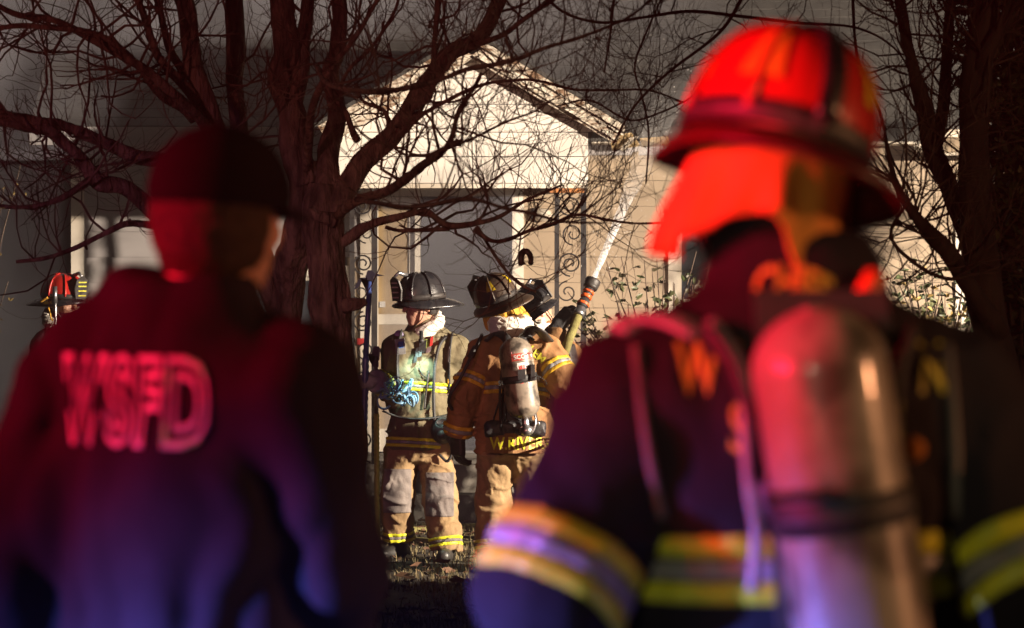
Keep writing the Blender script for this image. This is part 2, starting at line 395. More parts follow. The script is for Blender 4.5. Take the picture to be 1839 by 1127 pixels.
for i in range(2600):
    x, y = random.uniform(-4, 4), random.uniform(16.6, 25.8); s = random.uniform(.025, .06); a = random.uniform(0, 6.28)
    z = ground_h(x, y)+random.uniform(.006, .05)
    R = np.array(Matrix.Rotation(a, 3, 'Z') @ Matrix.Rotation(random.uniform(-.7, .7), 3, 'X'))
    v = np.array([(-s,0,0),(-.3*s,-.5*s,.15*s),(.5*s,-.42*s,.1*s),(s,0,.3*s),(.5*s,.42*s,.1*s),(-.3*s,.5*s,.15*s),(0,0,0)])@R.T+(x, y, z)
    mb.add(v, [(0,1,6),(1,2,6),(2,3,6),(3,4,6),(4,5,6),(5,0,6)])
tag(mb.build('fallen_leaves', M['leaf_dead']), 'brown dead leaves scattered over the grass', 'leaves', kind='stuff')

# ---- the house
HY = 28.0                     # front wall plane
hpx = lambda px, Y=HY: (px-919.5)/FPX*Y
hz = lambda py, Y=HY: CH+(HOR-py)/FPX*Y
house = empty('white_house', (0, HY, 0), 'small white sided house with a gabled porch behind the firefighters', 'house')
XL, XR, ZE = -3.43, 5.6, 2.93
DX0, DX1, DZ0, DZ1 = hpx(752), hpx(920), .42, hz(352)         # doorway
PX0 = hpx(668)                                                # panel left of the doorway
W1 = (-2.07, -1.30, .85, 1.80)                                # window behind the twin trunks
W2 = (hpx(1216), hpx(1216)+.85, .95, 2.25)                    # window right of the porch
W3 = (3.55, 4.5, .95, 2.2)
openings = [(PX0, DX1, 0, DZ1), W1, W2, W3]
z = .35
mb = MB(); mb.box((XL+.02, HY+.02, 0), (XR, HY+.25, .33)); foundation = mb.build('foundation', M['concrete'], house)
# wall backing with real openings (strips between them)
mb = MB(); xs = sorted({XL, XR}|{o[0] for o in openings}|{o[1] for o in openings})
for a, b in zip(xs[:-1], xs[1:]):
    spans = [(o[2], o[3]) for o in openings if o[0] <= a+1e-6 and o[1] >= b-1e-6]
    z0 = .33
    for s0, s1 in sorted(spans)+[(ZE, ZE)]:
        if s0 > z0: mb.box((a, HY+.012, z0), (b, HY+.12, s0))
        z0 = max(z0, s1)
wall = mb.build('wall', M['room'], house)
course = .2
k = 0
zc = 2.15-.2*9
while zc < ZE:
    z0, z1 = zc, min(zc+course, ZE)
    segs = [(XL, XR)]
    for (a, b, c, d) in openings:
        if c < z1-.03 and d > z0+.03:
            segs = [t for s in segs for t in ((s[0], min(s[1], a)), (max(s[0], b), s[1])) if t[1]-t[0] > .02]
    for s0, s1 in segs:
        cuts = [s0]
        x = s0+random.uniform(1.4, 2.6)
        while x < s1-.5: cuts.append(x); x += random.uniform(2.2, 3.6)
        cuts.append(s1)
        for a, b in zip(cuts[:-1], cuts[1:]):
            a2, b2 = a+.0015, b-.0015
            j = random.uniform(-.002, .002); low = .020+random.uniform(0, .006)
            v = [(a2,HY-low,z0+j),(b2,HY-low,z0+j*.5),(b2,HY+.010,z0+j*.5),(a2,HY+.010,z0+j),
                 (a2,HY-.004,z1-.003),(b2,HY-.004,z1-.003),(b2,HY+.010,z1-.003),(a2,HY+.010,z1-.003)]
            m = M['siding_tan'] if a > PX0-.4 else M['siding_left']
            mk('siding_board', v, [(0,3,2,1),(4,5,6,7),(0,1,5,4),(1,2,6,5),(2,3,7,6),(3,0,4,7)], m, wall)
    zc += course
# corner board, left side wall, back
mb = MB(); mb.box((XL-.03, HY-.035, .33), (XL+.07, HY+.07, ZE-.01)); mb.build('corner_board', M['trim'], house)
mb = MB(); mb.box((XL, HY+.13, .0), (XL+.1, HY+6.5, ZE)); mb.box((XR-.1, HY+.13, 0), (XR, HY+6.5, ZE)); mb.box((XL+.1, HY+6.4, 0), (XR-.1, HY+6.5, ZE))
mb.build('side_wall', M['siding'], house)
# room seen through the doorway
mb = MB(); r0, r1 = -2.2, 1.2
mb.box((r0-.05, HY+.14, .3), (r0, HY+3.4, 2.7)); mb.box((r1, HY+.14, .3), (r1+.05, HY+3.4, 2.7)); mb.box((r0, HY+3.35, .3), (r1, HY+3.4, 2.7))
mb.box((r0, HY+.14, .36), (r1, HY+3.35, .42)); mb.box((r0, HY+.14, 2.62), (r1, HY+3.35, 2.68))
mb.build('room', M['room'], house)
# door case and scorched sidelight panel
mb = MB(); jam = .055
mb.box((DX1, HY-.045, DZ0), (DX1+.09, HY+.10, DZ1+.09)); mb.box((PX0-.09, HY-.045, DZ0), (PX0, HY+.10, DZ1+.09)); mb.box((PX0, HY-.045, DZ1), (DX1, HY+.10, DZ1+.09))
mb.box((DX0-.03, HY-.03, DZ0), (DX0+.012, HY+.08, DZ1))
frame = mb.build('door_frame', M['trim'], house)
dr = MB()
dr.box((PX0+.004, HY+.01, DZ0), (PX0+.05, HY+.05, DZ1-.004)); dr.box((DX0-.075, HY+.01, DZ0), (DX0-.032, HY+.05, DZ1-.004))
dr.box((PX0+.05, HY+.012, DZ1-.07), (DX0-.075, HY+.05, DZ1-.004)); dr.box((PX0+.05, HY+.012, 1.42), (DX0-.075, HY+.05, 1.50)); dr.box((PX0+.05, HY+.012, DZ0), (DX0-.075, HY+.05, .6))
door = dr.build('door', M['trim'], house)
b = MB(); b.box((PX0+.048, HY+.026, 1.49), (DX0-.073, HY+.038, DZ1-.06)); b.build('pane', M['stain'], door)
b = MB(); b.box((PX0+.048, HY+.026, .59), (DX0-.073, HY+.038, 1.43)); b.build('panel', M['siding_tan'], door)
b = MB(); b.box((PX0+.06, HY+.002, 1.555), (PX0+.105, HY+.010, 1.60)); b.build('notice', M['label_white'], door)
def window(o):
    a, b, c, d = o
    m = MB()
    m.box((a-.07, HY-.05, c-.06), (a, HY+.06, d+.08)); m.box((b, HY-.05, c-.06), (b+.07, HY+.06, d+.08))
    m.box((a, HY-.05, d), (b, HY+.06, d+.08)); m.box((a-.1, HY-.075, c-.10), (b+.1, HY+.06, c-.06))
    m.box((a, HY-.01, c-.06), (b, HY+.05, c))
    w = m.build('window', M['trim'], house)
    s = MB(); mid = (c+d)/2; t = .035
    s.box((a, HY+.0, c), (a+t, HY+.04, d)); s.box((b-t, HY, c), (b, HY+.04, d)); s.box((a+t, HY, c), (b-t, HY+.04, c+t)); s.box((a+t, HY, d-t), (b-t, HY+.04, d)); s.box((a+t, HY-.005, mid-t/2), (b-t, HY+.045, mid+t/2))
    s.build('sash', M['trim'], w)
    for q0, q1 in ((c+t, mid-t/2), (mid+t/2, d-t)):
        g = MB(); g.box((a+t, HY+.015, q0), (b-t, HY+.02, q1)); g.build('pane', M['glass_dark'], w)
for o in (W1, W2, W3): window(o)
# main roof
RY0, RS = HY-.42, math.tan(math.radians(31))
rz = lambda y: ZE+.03+(y-RY0)*RS
mb = MB(); y1 = HY+5.0
v = [(XL-.3,RY0,rz(RY0)-.12),(XR+.3,RY0,rz(RY0)-.12),(XR+.3,y1,rz(y1)-.12),(XL-.3,y1,rz(y1)-.12),(XL-.3,RY0,rz(RY0)),(XR+.3,RY0,rz(RY0)),(XR+.3,y1,rz(y1)),(XL-.3,y1,rz(y1))]
mb.add(v, [(0,3,2,1),(4,5,6,7),(0,1,5,4),(1,2,6,5),(2,3,7,6),(3,0,4,7)])
v2 = [(x, 2*y1-y, z) for x, y, z in v]; mb.add(v2, [(0,1,2,3),(7,6,5,4),(4,5,1,0),(5,6,2,1),(6,7,3,2),(7,4,0,3)])
roof = mb.build('roof', M['roof'], house)
s = 0.0; L = (y1-RY0)/math.cos(math.radians(31)); cs, sn = math.cos(math.radians(31)), math.sin(math.radians(31))
row = 0
while s < L-.15:
    mb = MB(); x = XL-.32+random.uniform(0, .25)
    while x < XR+.3:
        wd = random.uniform(.27, .34); th = random.uniform(.002, .005)
        e = s-.012+random.uniform(-.008, .004); q = s+.155
        p = lambda xx, ss, off: (xx, RY0+ss*cs-off*sn, rz(RY0)+ss*sn+off*cs)
        v = [p(x+.003,e,.002),p(x+wd,e,.002),p(x+wd,q,.001),p(x+.003,q,.001),p(x+.003,e,.004+th),p(x+wd,e,.004+th),p(x+wd,q,.003),p(x+.003,q,.003)]
        mb.add(v, [(0,3,2,1),(4,5,6,7),(0,1,5,4),(1,2,6,5),(2,3,7,6),(3,0,4,7)])
        x += wd
    mb.build('shingle_course', M['roof'], roof)
    s += .145
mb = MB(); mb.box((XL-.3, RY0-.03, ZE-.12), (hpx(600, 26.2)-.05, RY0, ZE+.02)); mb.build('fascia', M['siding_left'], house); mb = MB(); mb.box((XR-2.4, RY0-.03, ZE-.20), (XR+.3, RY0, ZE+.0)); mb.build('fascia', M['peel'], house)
mb = MB(); mb.box((XL-.28, RY0+.002, ZE-.10), (-1.35, HY-.03, ZE-.08)); mb.box((.62, RY0+.05, ZE-.10), (1.0, HY-.03, ZE-.08)); mb.box((2.0, RY0+.03, ZE-.11), (XR+.28, HY-.03, ZE-.09)); mb.build('soffit', M['trim'], house)
# torn soffit and gutter pieces hanging right of the porch
def sheet(name, pts, mt, th=.012):
    pts = np.asarray(pts, float); nrm = unit(np.cross(pts[1]-pts[0], pts[2]-pts[0]))*th; n = len(pts)
    v = np.vstack([pts, pts+nrm]); f = [tuple(range(n)), tuple(range(2*n-1, n-1, -1))]+[(i, n+i, n+(i+1) % n, (i+1) % n) for i in range(n)]
    return mk(name, v, f, mt, house)
torn = [[(1092,222,26.6),(1118,218,26.7),(1112,240,26.7),(1088,238,26.6)], [(1095,245,26.9),(1135,240,27.0),(1150,262,27.3),(1100,270,27.2)],
        [(1130,250,27.0),(1146,246,27.0),(1120,272,27.2),(1113,268,27.1)], [(1137,275,27.3),(1147,272,27.3),(1142,308,27.4),(1126,310,27.4),(1128,290,27.3)],
        [(1150,250,27.4),(1200,246,27.5),(1205,262,27.6),(1152,264,27.6)], [(1640,262,27.3),(1675,250,27.3),(1682,240,27.2),(1690,246,27.2),(1684,266,27.3),(1645,272,27.4)],
        [(1692,246,27.4),(1732,248,27.4),(1730,272,27.5),(1694,274,27.5)], [(1768,212,27.6),(1778,218,27.6),(1776,232,27.6),(1770,230,27.6)]]
for i, q in enumerate(torn): sheet('torn_soffit_piece', [P(*p) for p in q], [M['siding_tan'], M['stain'], M['trim']][i % 3])
# porch
PY = 26.2
ppx = lambda px: hpx(px, PY); ppz = lambda py: hz(py, PY)
CX = ppx(848); HW, PZ = 1.075, ppz(222); PEAK = ppz(66); SL = (PEAK-PZ)/HW
porch = empty('porch', (CX, PY, 0), 'gabled front porch with peeling rake boards and a dark open doorway', 'porch')
mb = MB(); mb.box((ppx(590), PY-.25, -.1), (ppx(1075), HY-.03, .41)); slab = mb.build('floor_slab', M['concrete'], porch)
mb = MB(); mb.box((ppx(690), PY-.60, -.1), (ppx(990), PY-.255, .21)); mb.build('step', M['concrete'], porch)
bx0, bx1, bz0 = ppx(606), ppx(1056), ppz(329)
zl = [bz0, ppz(281), ppz(237), ppz(187), ppz(140), PEAK-.08]
for i in range(len(zl)-1):
    z0, z1 = zl[i], zl[i+1]
    def lim(zz, inset=.07):
        h = min(HW-.02, (PEAK-zz)/SL-inset)
        return (max(CX-h, bx0) if zz < ppz(250) else CX-h, min(CX+h, bx1) if zz < ppz(250) else CX+h)
    a0, b0 = lim(z0+.003); a1, b1 = lim(z1)
    if i == 2: a0, b0 = CX-(HW-.12), CX+(HW-.12); a1, b1 = lim(z1)
    if i < 2: a0, b0, a1, b1 = bx0, bx1, bx0, bx1
    b1 = max(b1, a1+.02); lo = .022
    v = [(a0,PY-lo,z0+.003),(b0,PY-lo,z0+.003),(b0,PY+.02,z0+.003),(a0,PY+.02,z0+.003),(a1,PY-.004,z1-.003),(b1,PY-.004,z1-.003),(b1,PY+.02,z1-.003),(a1,PY+.02,z1-.003)]
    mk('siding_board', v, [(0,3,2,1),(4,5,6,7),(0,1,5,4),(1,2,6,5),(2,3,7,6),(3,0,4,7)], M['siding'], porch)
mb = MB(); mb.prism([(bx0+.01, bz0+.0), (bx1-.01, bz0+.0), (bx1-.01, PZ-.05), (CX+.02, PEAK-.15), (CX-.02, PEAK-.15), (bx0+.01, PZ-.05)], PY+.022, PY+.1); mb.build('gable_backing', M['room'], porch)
for q0, q1 in ((bx0, bx0+.1), (bx1-.1, bx1)):
    mb = MB(); mb.box((q0, PY+.1, bz0), (q1, HY-.03, bz0+.35)); mb.build('side_beam', M['siding'], porch)
mb = MB(); mb.box((bx0+.1, PY+.1, bz0+.10), (bx1-.1, HY-.03, bz0+.13)); mb.build('ceiling', M['siding_tan'], porch)
mb = MB(); mb.box((bx0-.0, PY-.03, bz0-.035), (bx1, PY+.10, bz0-.002)); mb.build('beam_trim', M['trim'], porch)
for sgn in (-1, 1):
    e = np.array([CX+sgn*(HW+.03), PY, PZ-.02]); t = np.array([CX, PY, PEAK+.0]); d = unit(t-e); nn = np.array([-d[2]*1.0, 0, d[0]])
    if nn[2] < 0: nn = -nn
    L2 = np.linalg.norm(t-e)
    for nm, off, hw, y0, y1 in (('rake_board', -.07, .052, PY-.14, PY-.105), ('rake_trim', -.015, .022, PY-.165, PY-.10), ('soffit_board', -.125, .018, PY-.12, PY-.01)):
        mb = MB(); c = e+d*L2/2+nn*off; mb.obox((c[0], (y0+y1)/2, c[2]), d*(L2/2+.02), (0, (y1-y0)/2, 0), nn*hw); mb.build(nm, M['peel'], porch)
    # frayed splinters of paint and wood along the rake
    mb = MB()
    for q in range(34):
        s_ = random.random()*L2; c = e+d*s_+nn*(random.uniform(-.11, .012)); l = random.uniform(.02, .09)
        mb.obox((c[0], PY-.145-random.random()*.015, c[2]), d*l, (0, .004, 0.003), nn*random.uniform(.004, .010))
    mb.build('paint_flakes', M['trim'], porch)['kind'] = 'stuff'
    mb = MB(); c = e+d*L2/2+nn*.022; mb.obox((c[0]+sgn*.0, (PY-.17+HY+1.6)/2, c[2]), d*(L2/2+.04), (0, (HY+1.6-PY+.17)/2, 0), nn*.013); mb.build('porch_roof', M['roof'], porch)
# iron columns with scrolls
def spiral(cx, cz, r, y, turns=1.6, a0=0, sgn=1):
    t = np.linspace(0, 1, 34); a = a0+sgn*t*turns*2*np.pi; rr = r*(1-.78*t)
    return np.stack([cx+rr*np.cos(a), np.full_like(t, y), cz+rr*np.sin(a)], -1)
def column(pxa, pxb, cap):
    xa, xb = ppx(pxa), ppx(pxb); y = PY+.03; w_ = xb-xa; xm = (xa+xb)/2
    root = empty('iron_column', (xm, y, .41), 'black wrought iron porch column with scrollwork, ' + cap, 'column')
    for x, r in ((xa, .017), (xb, .021)):
        m = MB(); m.box((x-r, y-r, .41), (x+r, y+r, bz0-.036)); m.build('bar', M['iron'], root)
    zz = bz0-.16; k = 0
    while zz > .55:
        m = MB(); sg = 1 if k % 2 == 0 else -1
        m.tube(spiral(xm, zz, w_*.47, y, 1.9, math.pi/2*(1 if sg > 0 else -1), sg), .0062, 6)
        m.tube(spiral(xm+sg*.02, zz-.21, w_*.42, y, 1.4, -math.pi/2*sg, -sg), .0055, 6)
        m.build('scroll', M['iron'], root); zz -= .43; k += 1
    return root
c1 = column(632, 672, 'beside the smoke stained door panel')
c2 = column(1000, 1048, 'with a split orange wood cap')
for a, b in ((987, 1019), (1021, 1049)):
    m = MB(); m.box((ppx(a), PY-.05, bz0-.034-.036), (ppx(b), PY+.06, bz0-.036)); m.build('wood_cap', M['rustwood'], c2)
lt = empty('porch_lantern', (hpx(985), HY, hz(386)), 'small round porch lamp on the wall right of the doorway', 'lamp')
v, f = lathe([(0,.03),(.02,.05),(.06,.052),(.12,.048),(.14,.03)], P(962, 385, HY-.03), P(1000, 387, HY-.16), 18); mk('shade', v, f, M['trim'], lt, True)
v, f = lathe([(-.01,.055),(.01,.055)], P(962, 385, HY-.03), P(1000, 387, HY-.16), 18); mk('mount', v, f, M['iron'], lt)
pl = MB(); pl.box((hpx(642), HY-.06, hz(619)), (hpx(661), HY-.03, hz(607))); tag(pl.build('red_tag', M['red'], at=(hpx(650), HY-.05, hz(613))), 'small red plate on the wall beside the blue pike pole', 'plate')
# dark neighbouring shed, left of the house
shed = empty('dark_shed', (-6.5, 33, 0), 'dark unlit shed beyond the left corner of the house', 'shed')
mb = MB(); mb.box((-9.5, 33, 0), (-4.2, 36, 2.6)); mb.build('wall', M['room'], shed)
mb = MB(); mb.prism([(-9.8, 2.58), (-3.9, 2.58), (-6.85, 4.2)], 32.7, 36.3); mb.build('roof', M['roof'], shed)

# ---- smoke drifting over the roof and out of the eaves
def smoke(name, lo, hi, dens, label, scale=.5, bias=.42, fall=0.0):
    m = bpy.data.materials.new(name); m.use_nodes = True; t = m.node_tree; t.nodes.clear()
    out = t.nodes.new('ShaderNodeOutputMaterial'); pv = t.nodes.new('ShaderNodeVolumePrincipled'); t.links.new(pv.outputs[0], out.inputs['Volume'])
    pv.inputs['Color'].default_value = (.76, .76, .87, 1); pv.inputs['Anisotropy'].default_value = 0.1
    tc = t.nodes.new('ShaderNodeTexCoord'); nz = t.nodes.new('ShaderNodeTexNoise'); nz.inputs['Scale'].default_value = scale; nz.inputs['Detail'].default_value = 3
    t.links.new(tc.outputs['Object'], nz.inputs['Vector'])
    mr = t.nodes.new('ShaderNodeMapRange'); mr.inputs['From Min'].default_value = bias; mr.inputs['From Max'].default_value = .75; mr.inputs['To Max'].default_value = dens
    t.links.new(nz.outputs['Fac'], mr.inputs[0])
    sx = t.nodes.new('ShaderNodeSeparateXYZ'); t.links.new(tc.outputs['Generated'], sx.inputs[0])
    fx = t.nodes.new('ShaderNodeMapRange'); fx.inputs['From Min'].default_value = 0; fx.inputs['From Max'].default_value = 1
    fx.inputs['To Min'].default_value = 1; fx.inputs['To Max'].default_value = fall
    t.links.new(sx.outputs['X'], fx.inputs[0])
    mu = t.nodes.new('ShaderNodeMath'); mu.operation = 'MULTIPLY'; t.links.new(mr.outputs[0], mu.inputs[0]); t.links.new(fx.outputs[0], mu.inputs[1])
    mu.use_clamp = False; cl = t.nodes.new('ShaderNodeMath'); cl.operation = 'MAXIMUM'; t.links.new(mu.outputs[0], cl.inputs[0]); cl.inputs[1].default_value = 0
    t.links.new(cl.outputs[0], pv.inputs['Density'])
    mb = MB(); mb.box(lo, hi); o = mb.build(name, m)
    tag(o, label, 'smoke', kind='stuff'); return o
smoke('smoke', (-7.5, 27.3, 2.7), (6.0, 31.0, 7.0), 3.4, 'grey smoke drifting over the roof', .75, .38, -.45)
smoke('smoke', (r0+.02, HY+.16, .44), (r1-.02, HY+3.3, 2.60), 2.2, 'grey smoke filling the room behind the doorway', .9, .2, 1.0)
smoke('smoke', (-8.2, 27.4, .05), (-3.5, 31.5, 2.66), .42, 'dark grey smoke beside the left corner of the house', .5, .25, .7)
smoke('smoke', (DX0-.25, HY-1.3, .45), (DX1+.02, HY-.06, 2.44), .55, 'thin grey smoke hanging in the porch before the doorway', 1.2, .2, 1.0)
hb = MB(); hb.box((-40, -12, -1.2), (40, 60, 9.0)); hm = bpy.data.materials.new('thin_smoke_haze'); hm.use_nodes = True; ht = hm.node_tree; ht.nodes.clear()
ho = ht.nodes.new('ShaderNodeOutputMaterial'); hv = ht.nodes.new('ShaderNodeVolumePrincipled'); hv.inputs['Density'].default_value = .0022; hv.inputs['Color'].default_value = (.85, .85, .88, 1)
ht.links.new(hv.outputs[0], ho.inputs['Volume']); tag(hb.build('haze', hm), 'thin smoke haze hanging over the whole yard', 'haze', kind='stuff')
# ================================================================== TREES AND PLANTS
def limb_pts(ctrl, n=7):                 # ctrl rows: px, py, Y, width in px
    rows = [np.append(P(c[0], c[1], c[2]), c[3]*.9/FPX*c[2]/2) for c in ctrl]
    s = spline(rows, n)
    return s[:, :3], np.maximum(s[:, 3], .003)
def limb_mesh(pts, rad, sides=14, amp=.16, seed=0):
    v, f = tube(pts, rad, sides)
    v = v.reshape(len(pts), sides, 3)
    for i in range(len(pts)):
        nrm = v[i]-pts[i]
        nz = vnoise(np.stack([v[i][:, 0]*14+seed, v[i][:, 1]*14, v[i][:, 2]*5], -1))
        n2 = vnoise(np.stack([v[i][:, 0]*45+seed, v[i][:, 1]*45, v[i][:, 2]*9], -1))
        v[i] = pts[i]+nrm*(1+amp*nz+amp*.6*np.abs(n2))[:, None]
    return v.reshape(-1, 3), f
def grow(mb, p, d, r, L, lvl, droop=.0, spread=1.0, up=.18, kids=(2, 4), yk=.6, count=[0]):
    n = 5 if lvl > 0 else 4
    pts = [p]; dirs = [d]; q = p.copy(); dd = d.copy()
    for i in range(n):
        j = RNG.normal(0, .26, 3); j[1] *= yk
        dd = unit(dd+j+np.array([0, 0, up-droop])); q = q+dd*L/n; pts.append(q.copy()); dirs.append(dd.copy())
    sides = 5 if r > .008 else 3
    v, f = tube(pts, np.linspace(r, r*.45, n+1), sides, False); mb.add(v, f)
    if lvl <= 0:
        return
    for k in range(random.randint(*kids)):
        i = random.randint(1, n); a = unit(RNG.normal(0, 1, 3)*np.array([1, yk, 1]))
        nd = unit(dirs[i]+a*random.uniform(.6, 1.15)*spread)
        grow(mb, pts[i], nd, max(r*random.uniform(.40, .56), .0017), L*random.uniform(.5, .75), lvl-1, droop, spread, up, kids, yk)
def twigs_along(mb, pts, rad, n, L=(.3, .8), lvl=2, r0=.010, start=.25, **kw):
    m = len(pts)
    for k in range(n):
        i = random.randint(int(m*start), m-1)
        t = unit(pts[min(i+1, m-1)]-pts[max(i-1, 0)])
        a = unit(RNG.normal(0, 1, 3)*np.array([1, .6, 1]))
        grow(mb, pts[i], unit(t*random.uniform(.3, .9)+a), min(r0, max(rad[i]*.55, .003)), random.uniform(*L), lvl, **kw)

TY = 19.3
tree = empty('bare_tree', P(590, 1050, TY)*[1, 1, 0], 'large bare multi trunked tree with spreading dark branches in front of the house', 'tree')
trunk_defs = [
 [(640,1085,TY,165),(628,1000,TY,115),(622,900,TY,94),(613,750,TY,90),(604,640,TY,86),(592,540,TY,82),(583,450,TY,84),(578,380,TY,88),(582,330,TY,70)],
 [(560,1080,TY+.2,130),(530,960,TY+.25,90),(508,800,TY+.3,80),(500,660,TY+.3,76),(508,580,TY+.3,74),(520,500,TY+.25,70),(535,430,TY+.15,66),(548,360,TY+.1,66),(545,290,TY+.1,60)]]
limb_defs = [  # control rows, number of twigs
 ([(585,390,TY,64),(630,322,TY,46),(690,268,TY,42),(728,208,TY-.1,40),(760,155,TY-.1,38),(810,95,TY-.2,36),(862,55,TY-.2,32),(905,15,TY-.2,28),(940,-40,TY-.2,24)], 26),
 ([(584,345,TY,52),(598,270,TY+.1,44),(604,180,TY+.1,36),(600,90,TY+.1,32),(606,20,TY+.1,30),(600,-60,TY+.1,26)], 14),
 ([(548,330,TY+.1,62),(530,260,TY+.1,54),(520,190,TY+.1,54),(512,110,TY+.1,52),(505,40,TY+.1,50),(500,-60,TY+.1,46)], 16),
 ([(520,190,TY+.1,40),(540,110,TY+.1,34),(552,40,TY+.1,28),(556,-50,TY+.1,26)], 10),
 ([(500,520,TY+.4,44),(450,380,TY+.6,40),(436,260,TY+.6,36),(430,160,TY+.6,34),(424,60,TY+.6,36),(418,-60,TY+.6,34)], 12),
 ([(505,560,TY+.3,52),(440,400,TY+.2,50),(388,260,TY+.1,44),(362,180,TY,40),(345,110,TY,38),(330,40,TY,38),(308,-50,TY,34)], 18),
 ([(366,205,TY,26),(310,150,TY-.1,18),(280,100,TY-.1,17),(255,40,TY-.1,16),(225,-30,TY-.1,14)], 16),
 ([(385,250,TY,24),(330,190,TY-.2,20),(250,130,TY-.3,18),(190,85,TY-.3,16),(110,45,TY-.3,14),(20,15,TY-.4,12),(-60,-10,TY-.4,10)], 30),
 ([(350,220,TY,20),(280,160,TY-.2,16),(210,85,TY-.3,14),(140,55,TY-.4,13),(60,50,TY-.4,11),(-40,52,TY-.4,9)], 26),
 ([(330,140,TY,18),(300,60,TY+.1,15),(280,0,TY+.1,13),(262,-50,TY+.1,11)], 10),
 ([(440,420,TY+.1,40),(330,310,TY-.2,32),(240,285,TY-.3,28),(180,258,TY-.3,25),(120,230,TY-.3,22),(60,222,TY-.4,24),(-40,190,TY-.4,20)], 22),
 ([(420,520,TY+.1,44),(300,410,TY-.3,36),(235,350,TY-.4,30),(185,322,TY-.4,34),(140,280,TY-.4,26),(90,240,TY-.4,24),(30,225,TY-.4,26),(-50,205,TY-.4,26)], 24),
 ([(185,322,TY-.4,18),(140,345,TY-.5,13),(90,362,TY-.5,11),(40,366,TY-.5,9),(-40,368,TY-.5,8)], 14),
 ([(300,410,TY-.3,20),(230,400,TY-.4,13),(180,420,TY-.4,11),(100,460,TY-.4,9),(30,470,TY-.4,7)], 16),
 ([(588,440,TY,26),(640,428,TY,22),(690,402,TY-.1,17),(735,386,TY-.1,13),(764,380,TY-.1,12),(785,394,TY-.1,13),(806,404,TY-.1,14),(850,404,TY-.2,12),(900,384,TY-.2,8),(960,352,TY-.3,6),(1010,330,TY-.3,4)], 14),
 ([(850,404,TY-.2,10),(880,428,TY-.2,8),(910,426,TY-.2,8),(950,410,TY-.2,7),(1000,395,TY-.2,7),(1040,385,TY-.3,6),(1100,395,TY-.3,5),(1180,402,TY-.3,4),(1260,392,TY-.3,3)], 46),
 ([(856,404,TY-.2,7),(880,440,TY-.1,6),(905,475,TY-.1,6),(930,505,TY-.1,6),(960,525,TY-.1,5)], 14),
 ([(690,405,TY-.1,8),(720,408,TY-.1,8),(770,408,TY-.1,8),(806,406,TY-.1,9)], 3),
 ([(600,385,TY-.8,18),(640,362,TY-1.2,20),(700,335,TY-1.8,20),(745,312,TY-2.4,18),(790,280,TY-2.8,15),(818,240,TY-3.0,12),(832,185,TY-3.2,10),(860,130,TY-3.4,8)], 28),
 ([(560,110,TY-1.2,9),(590,150,TY-2.0,9),(660,158,TY-2.6,10),(740,150,TY-3.2,11),(830,132,TY-3.6,10),(910,108,TY-3.8,9),(1000,82,TY-4.0,8),(1090,52,TY-4.2,6),(1150,16,TY-4.4,5),(1190,-30,TY-4.4,4)], 44),
 ([(640,360,TY-1.5,9),(700,372,TY-3.0,9),(760,372,TY-4.0,10),(840,360,TY-4.6,8),(930,372,TY-5.0,7),(1010,395,TY-5.0,6),(1080,400,TY-5.0,4)], 22),
 ([(728,208,TY-.1,16),(770,170,TY-.5,13),(780,90,TY-.6,12),(786,20,TY-.6,12),(792,-40,TY-.6,11)], 14),
 ([(810,95,TY-.2,14),(880,70,TY-.4,12),(930,40,TY-.4,10),(985,0,TY-.4,9),(1030,-40,TY-.4,8)], 18),
 ([(690,268,TY,12),(760,205,TY-.3,9),(850,160,TY-.5,7),(940,140,TY-.6,6),(1040,165,TY-.7,5),(1150,160,TY-.8,4),(1230,182,TY-.8,3)], 26),
 ([(645,250,TY,16),(625,215,TY-.1,12),(610,170,TY-.1,9),(650,100,TY-.2,8),(700,30,TY-.2,7),(720,-30,TY-.2,6)], 20),
 ([(705,245,TY,12),(690,200,TY,9),(655,182,TY,7),(640,150,TY,5)], 10),
 ([(789,275,TY-2.8,8),(850,250,TY-2.9,6),(900,225,TY-3,5),(960,200,TY-3,4),(1010,170,TY-3,3)], 22),
 ([(545,330,TY+.1,20),(560,190,TY-.4,16),(600,110,TY-.7,12),(640,60,TY-.9,10),(680,0,TY-1.0,9),(700,-40,TY-1,8)], 18),
]
for i, td in enumerate(trunk_defs):
    pts, rad = limb_pts(td, 18); rad = rad*.9
    v, f = limb_mesh(pts, rad, 56, .24, i*9.1); mk('trunk', v, f, M['bark'], tree, True)
for i, (ld, nt_) in enumerate(limb_defs):
    pts, rad = limb_pts(ld, 8)
    jit = np.stack([vnoise(np.stack([pts[:, 0]*5+i, pts[:, 2]*5, pts[:, 1]+k*7.3], -1)) for k in range(3)], -1)
    pts = pts+jit*np.minimum(rad+.006, .035)[:, None]*1.3
    v, f = limb_mesh(pts, rad, 14 if rad[0] > .03 else 8, .15, i*3.7)
    lo = mk('limb', v, f, M['bark'], tree, True)
    mb = MB(); twigs_along(mb, pts, rad, max(3, int(nt_*.62)), (.22, .7), 2, .009)
    o = mb.build('twigs', M['twig'], lo)
    if o: o['kind'] = 'stuff'
# two cut stubs and bark knots on the right trunk
for (px, py, dx, dz) in ((640,548,.09,.02),(575,395,-.10,.06)):
    p = P(px, py, TY-.08); mb = MB(); mb.tube([p-[dx*.8, 0, 0], p+[dx*.2, -.02, dz*.4], p+[dx*.6, -.03, dz]], [.045,.032,.018], 9); mb.build('stub', M['bark'], tree, True)

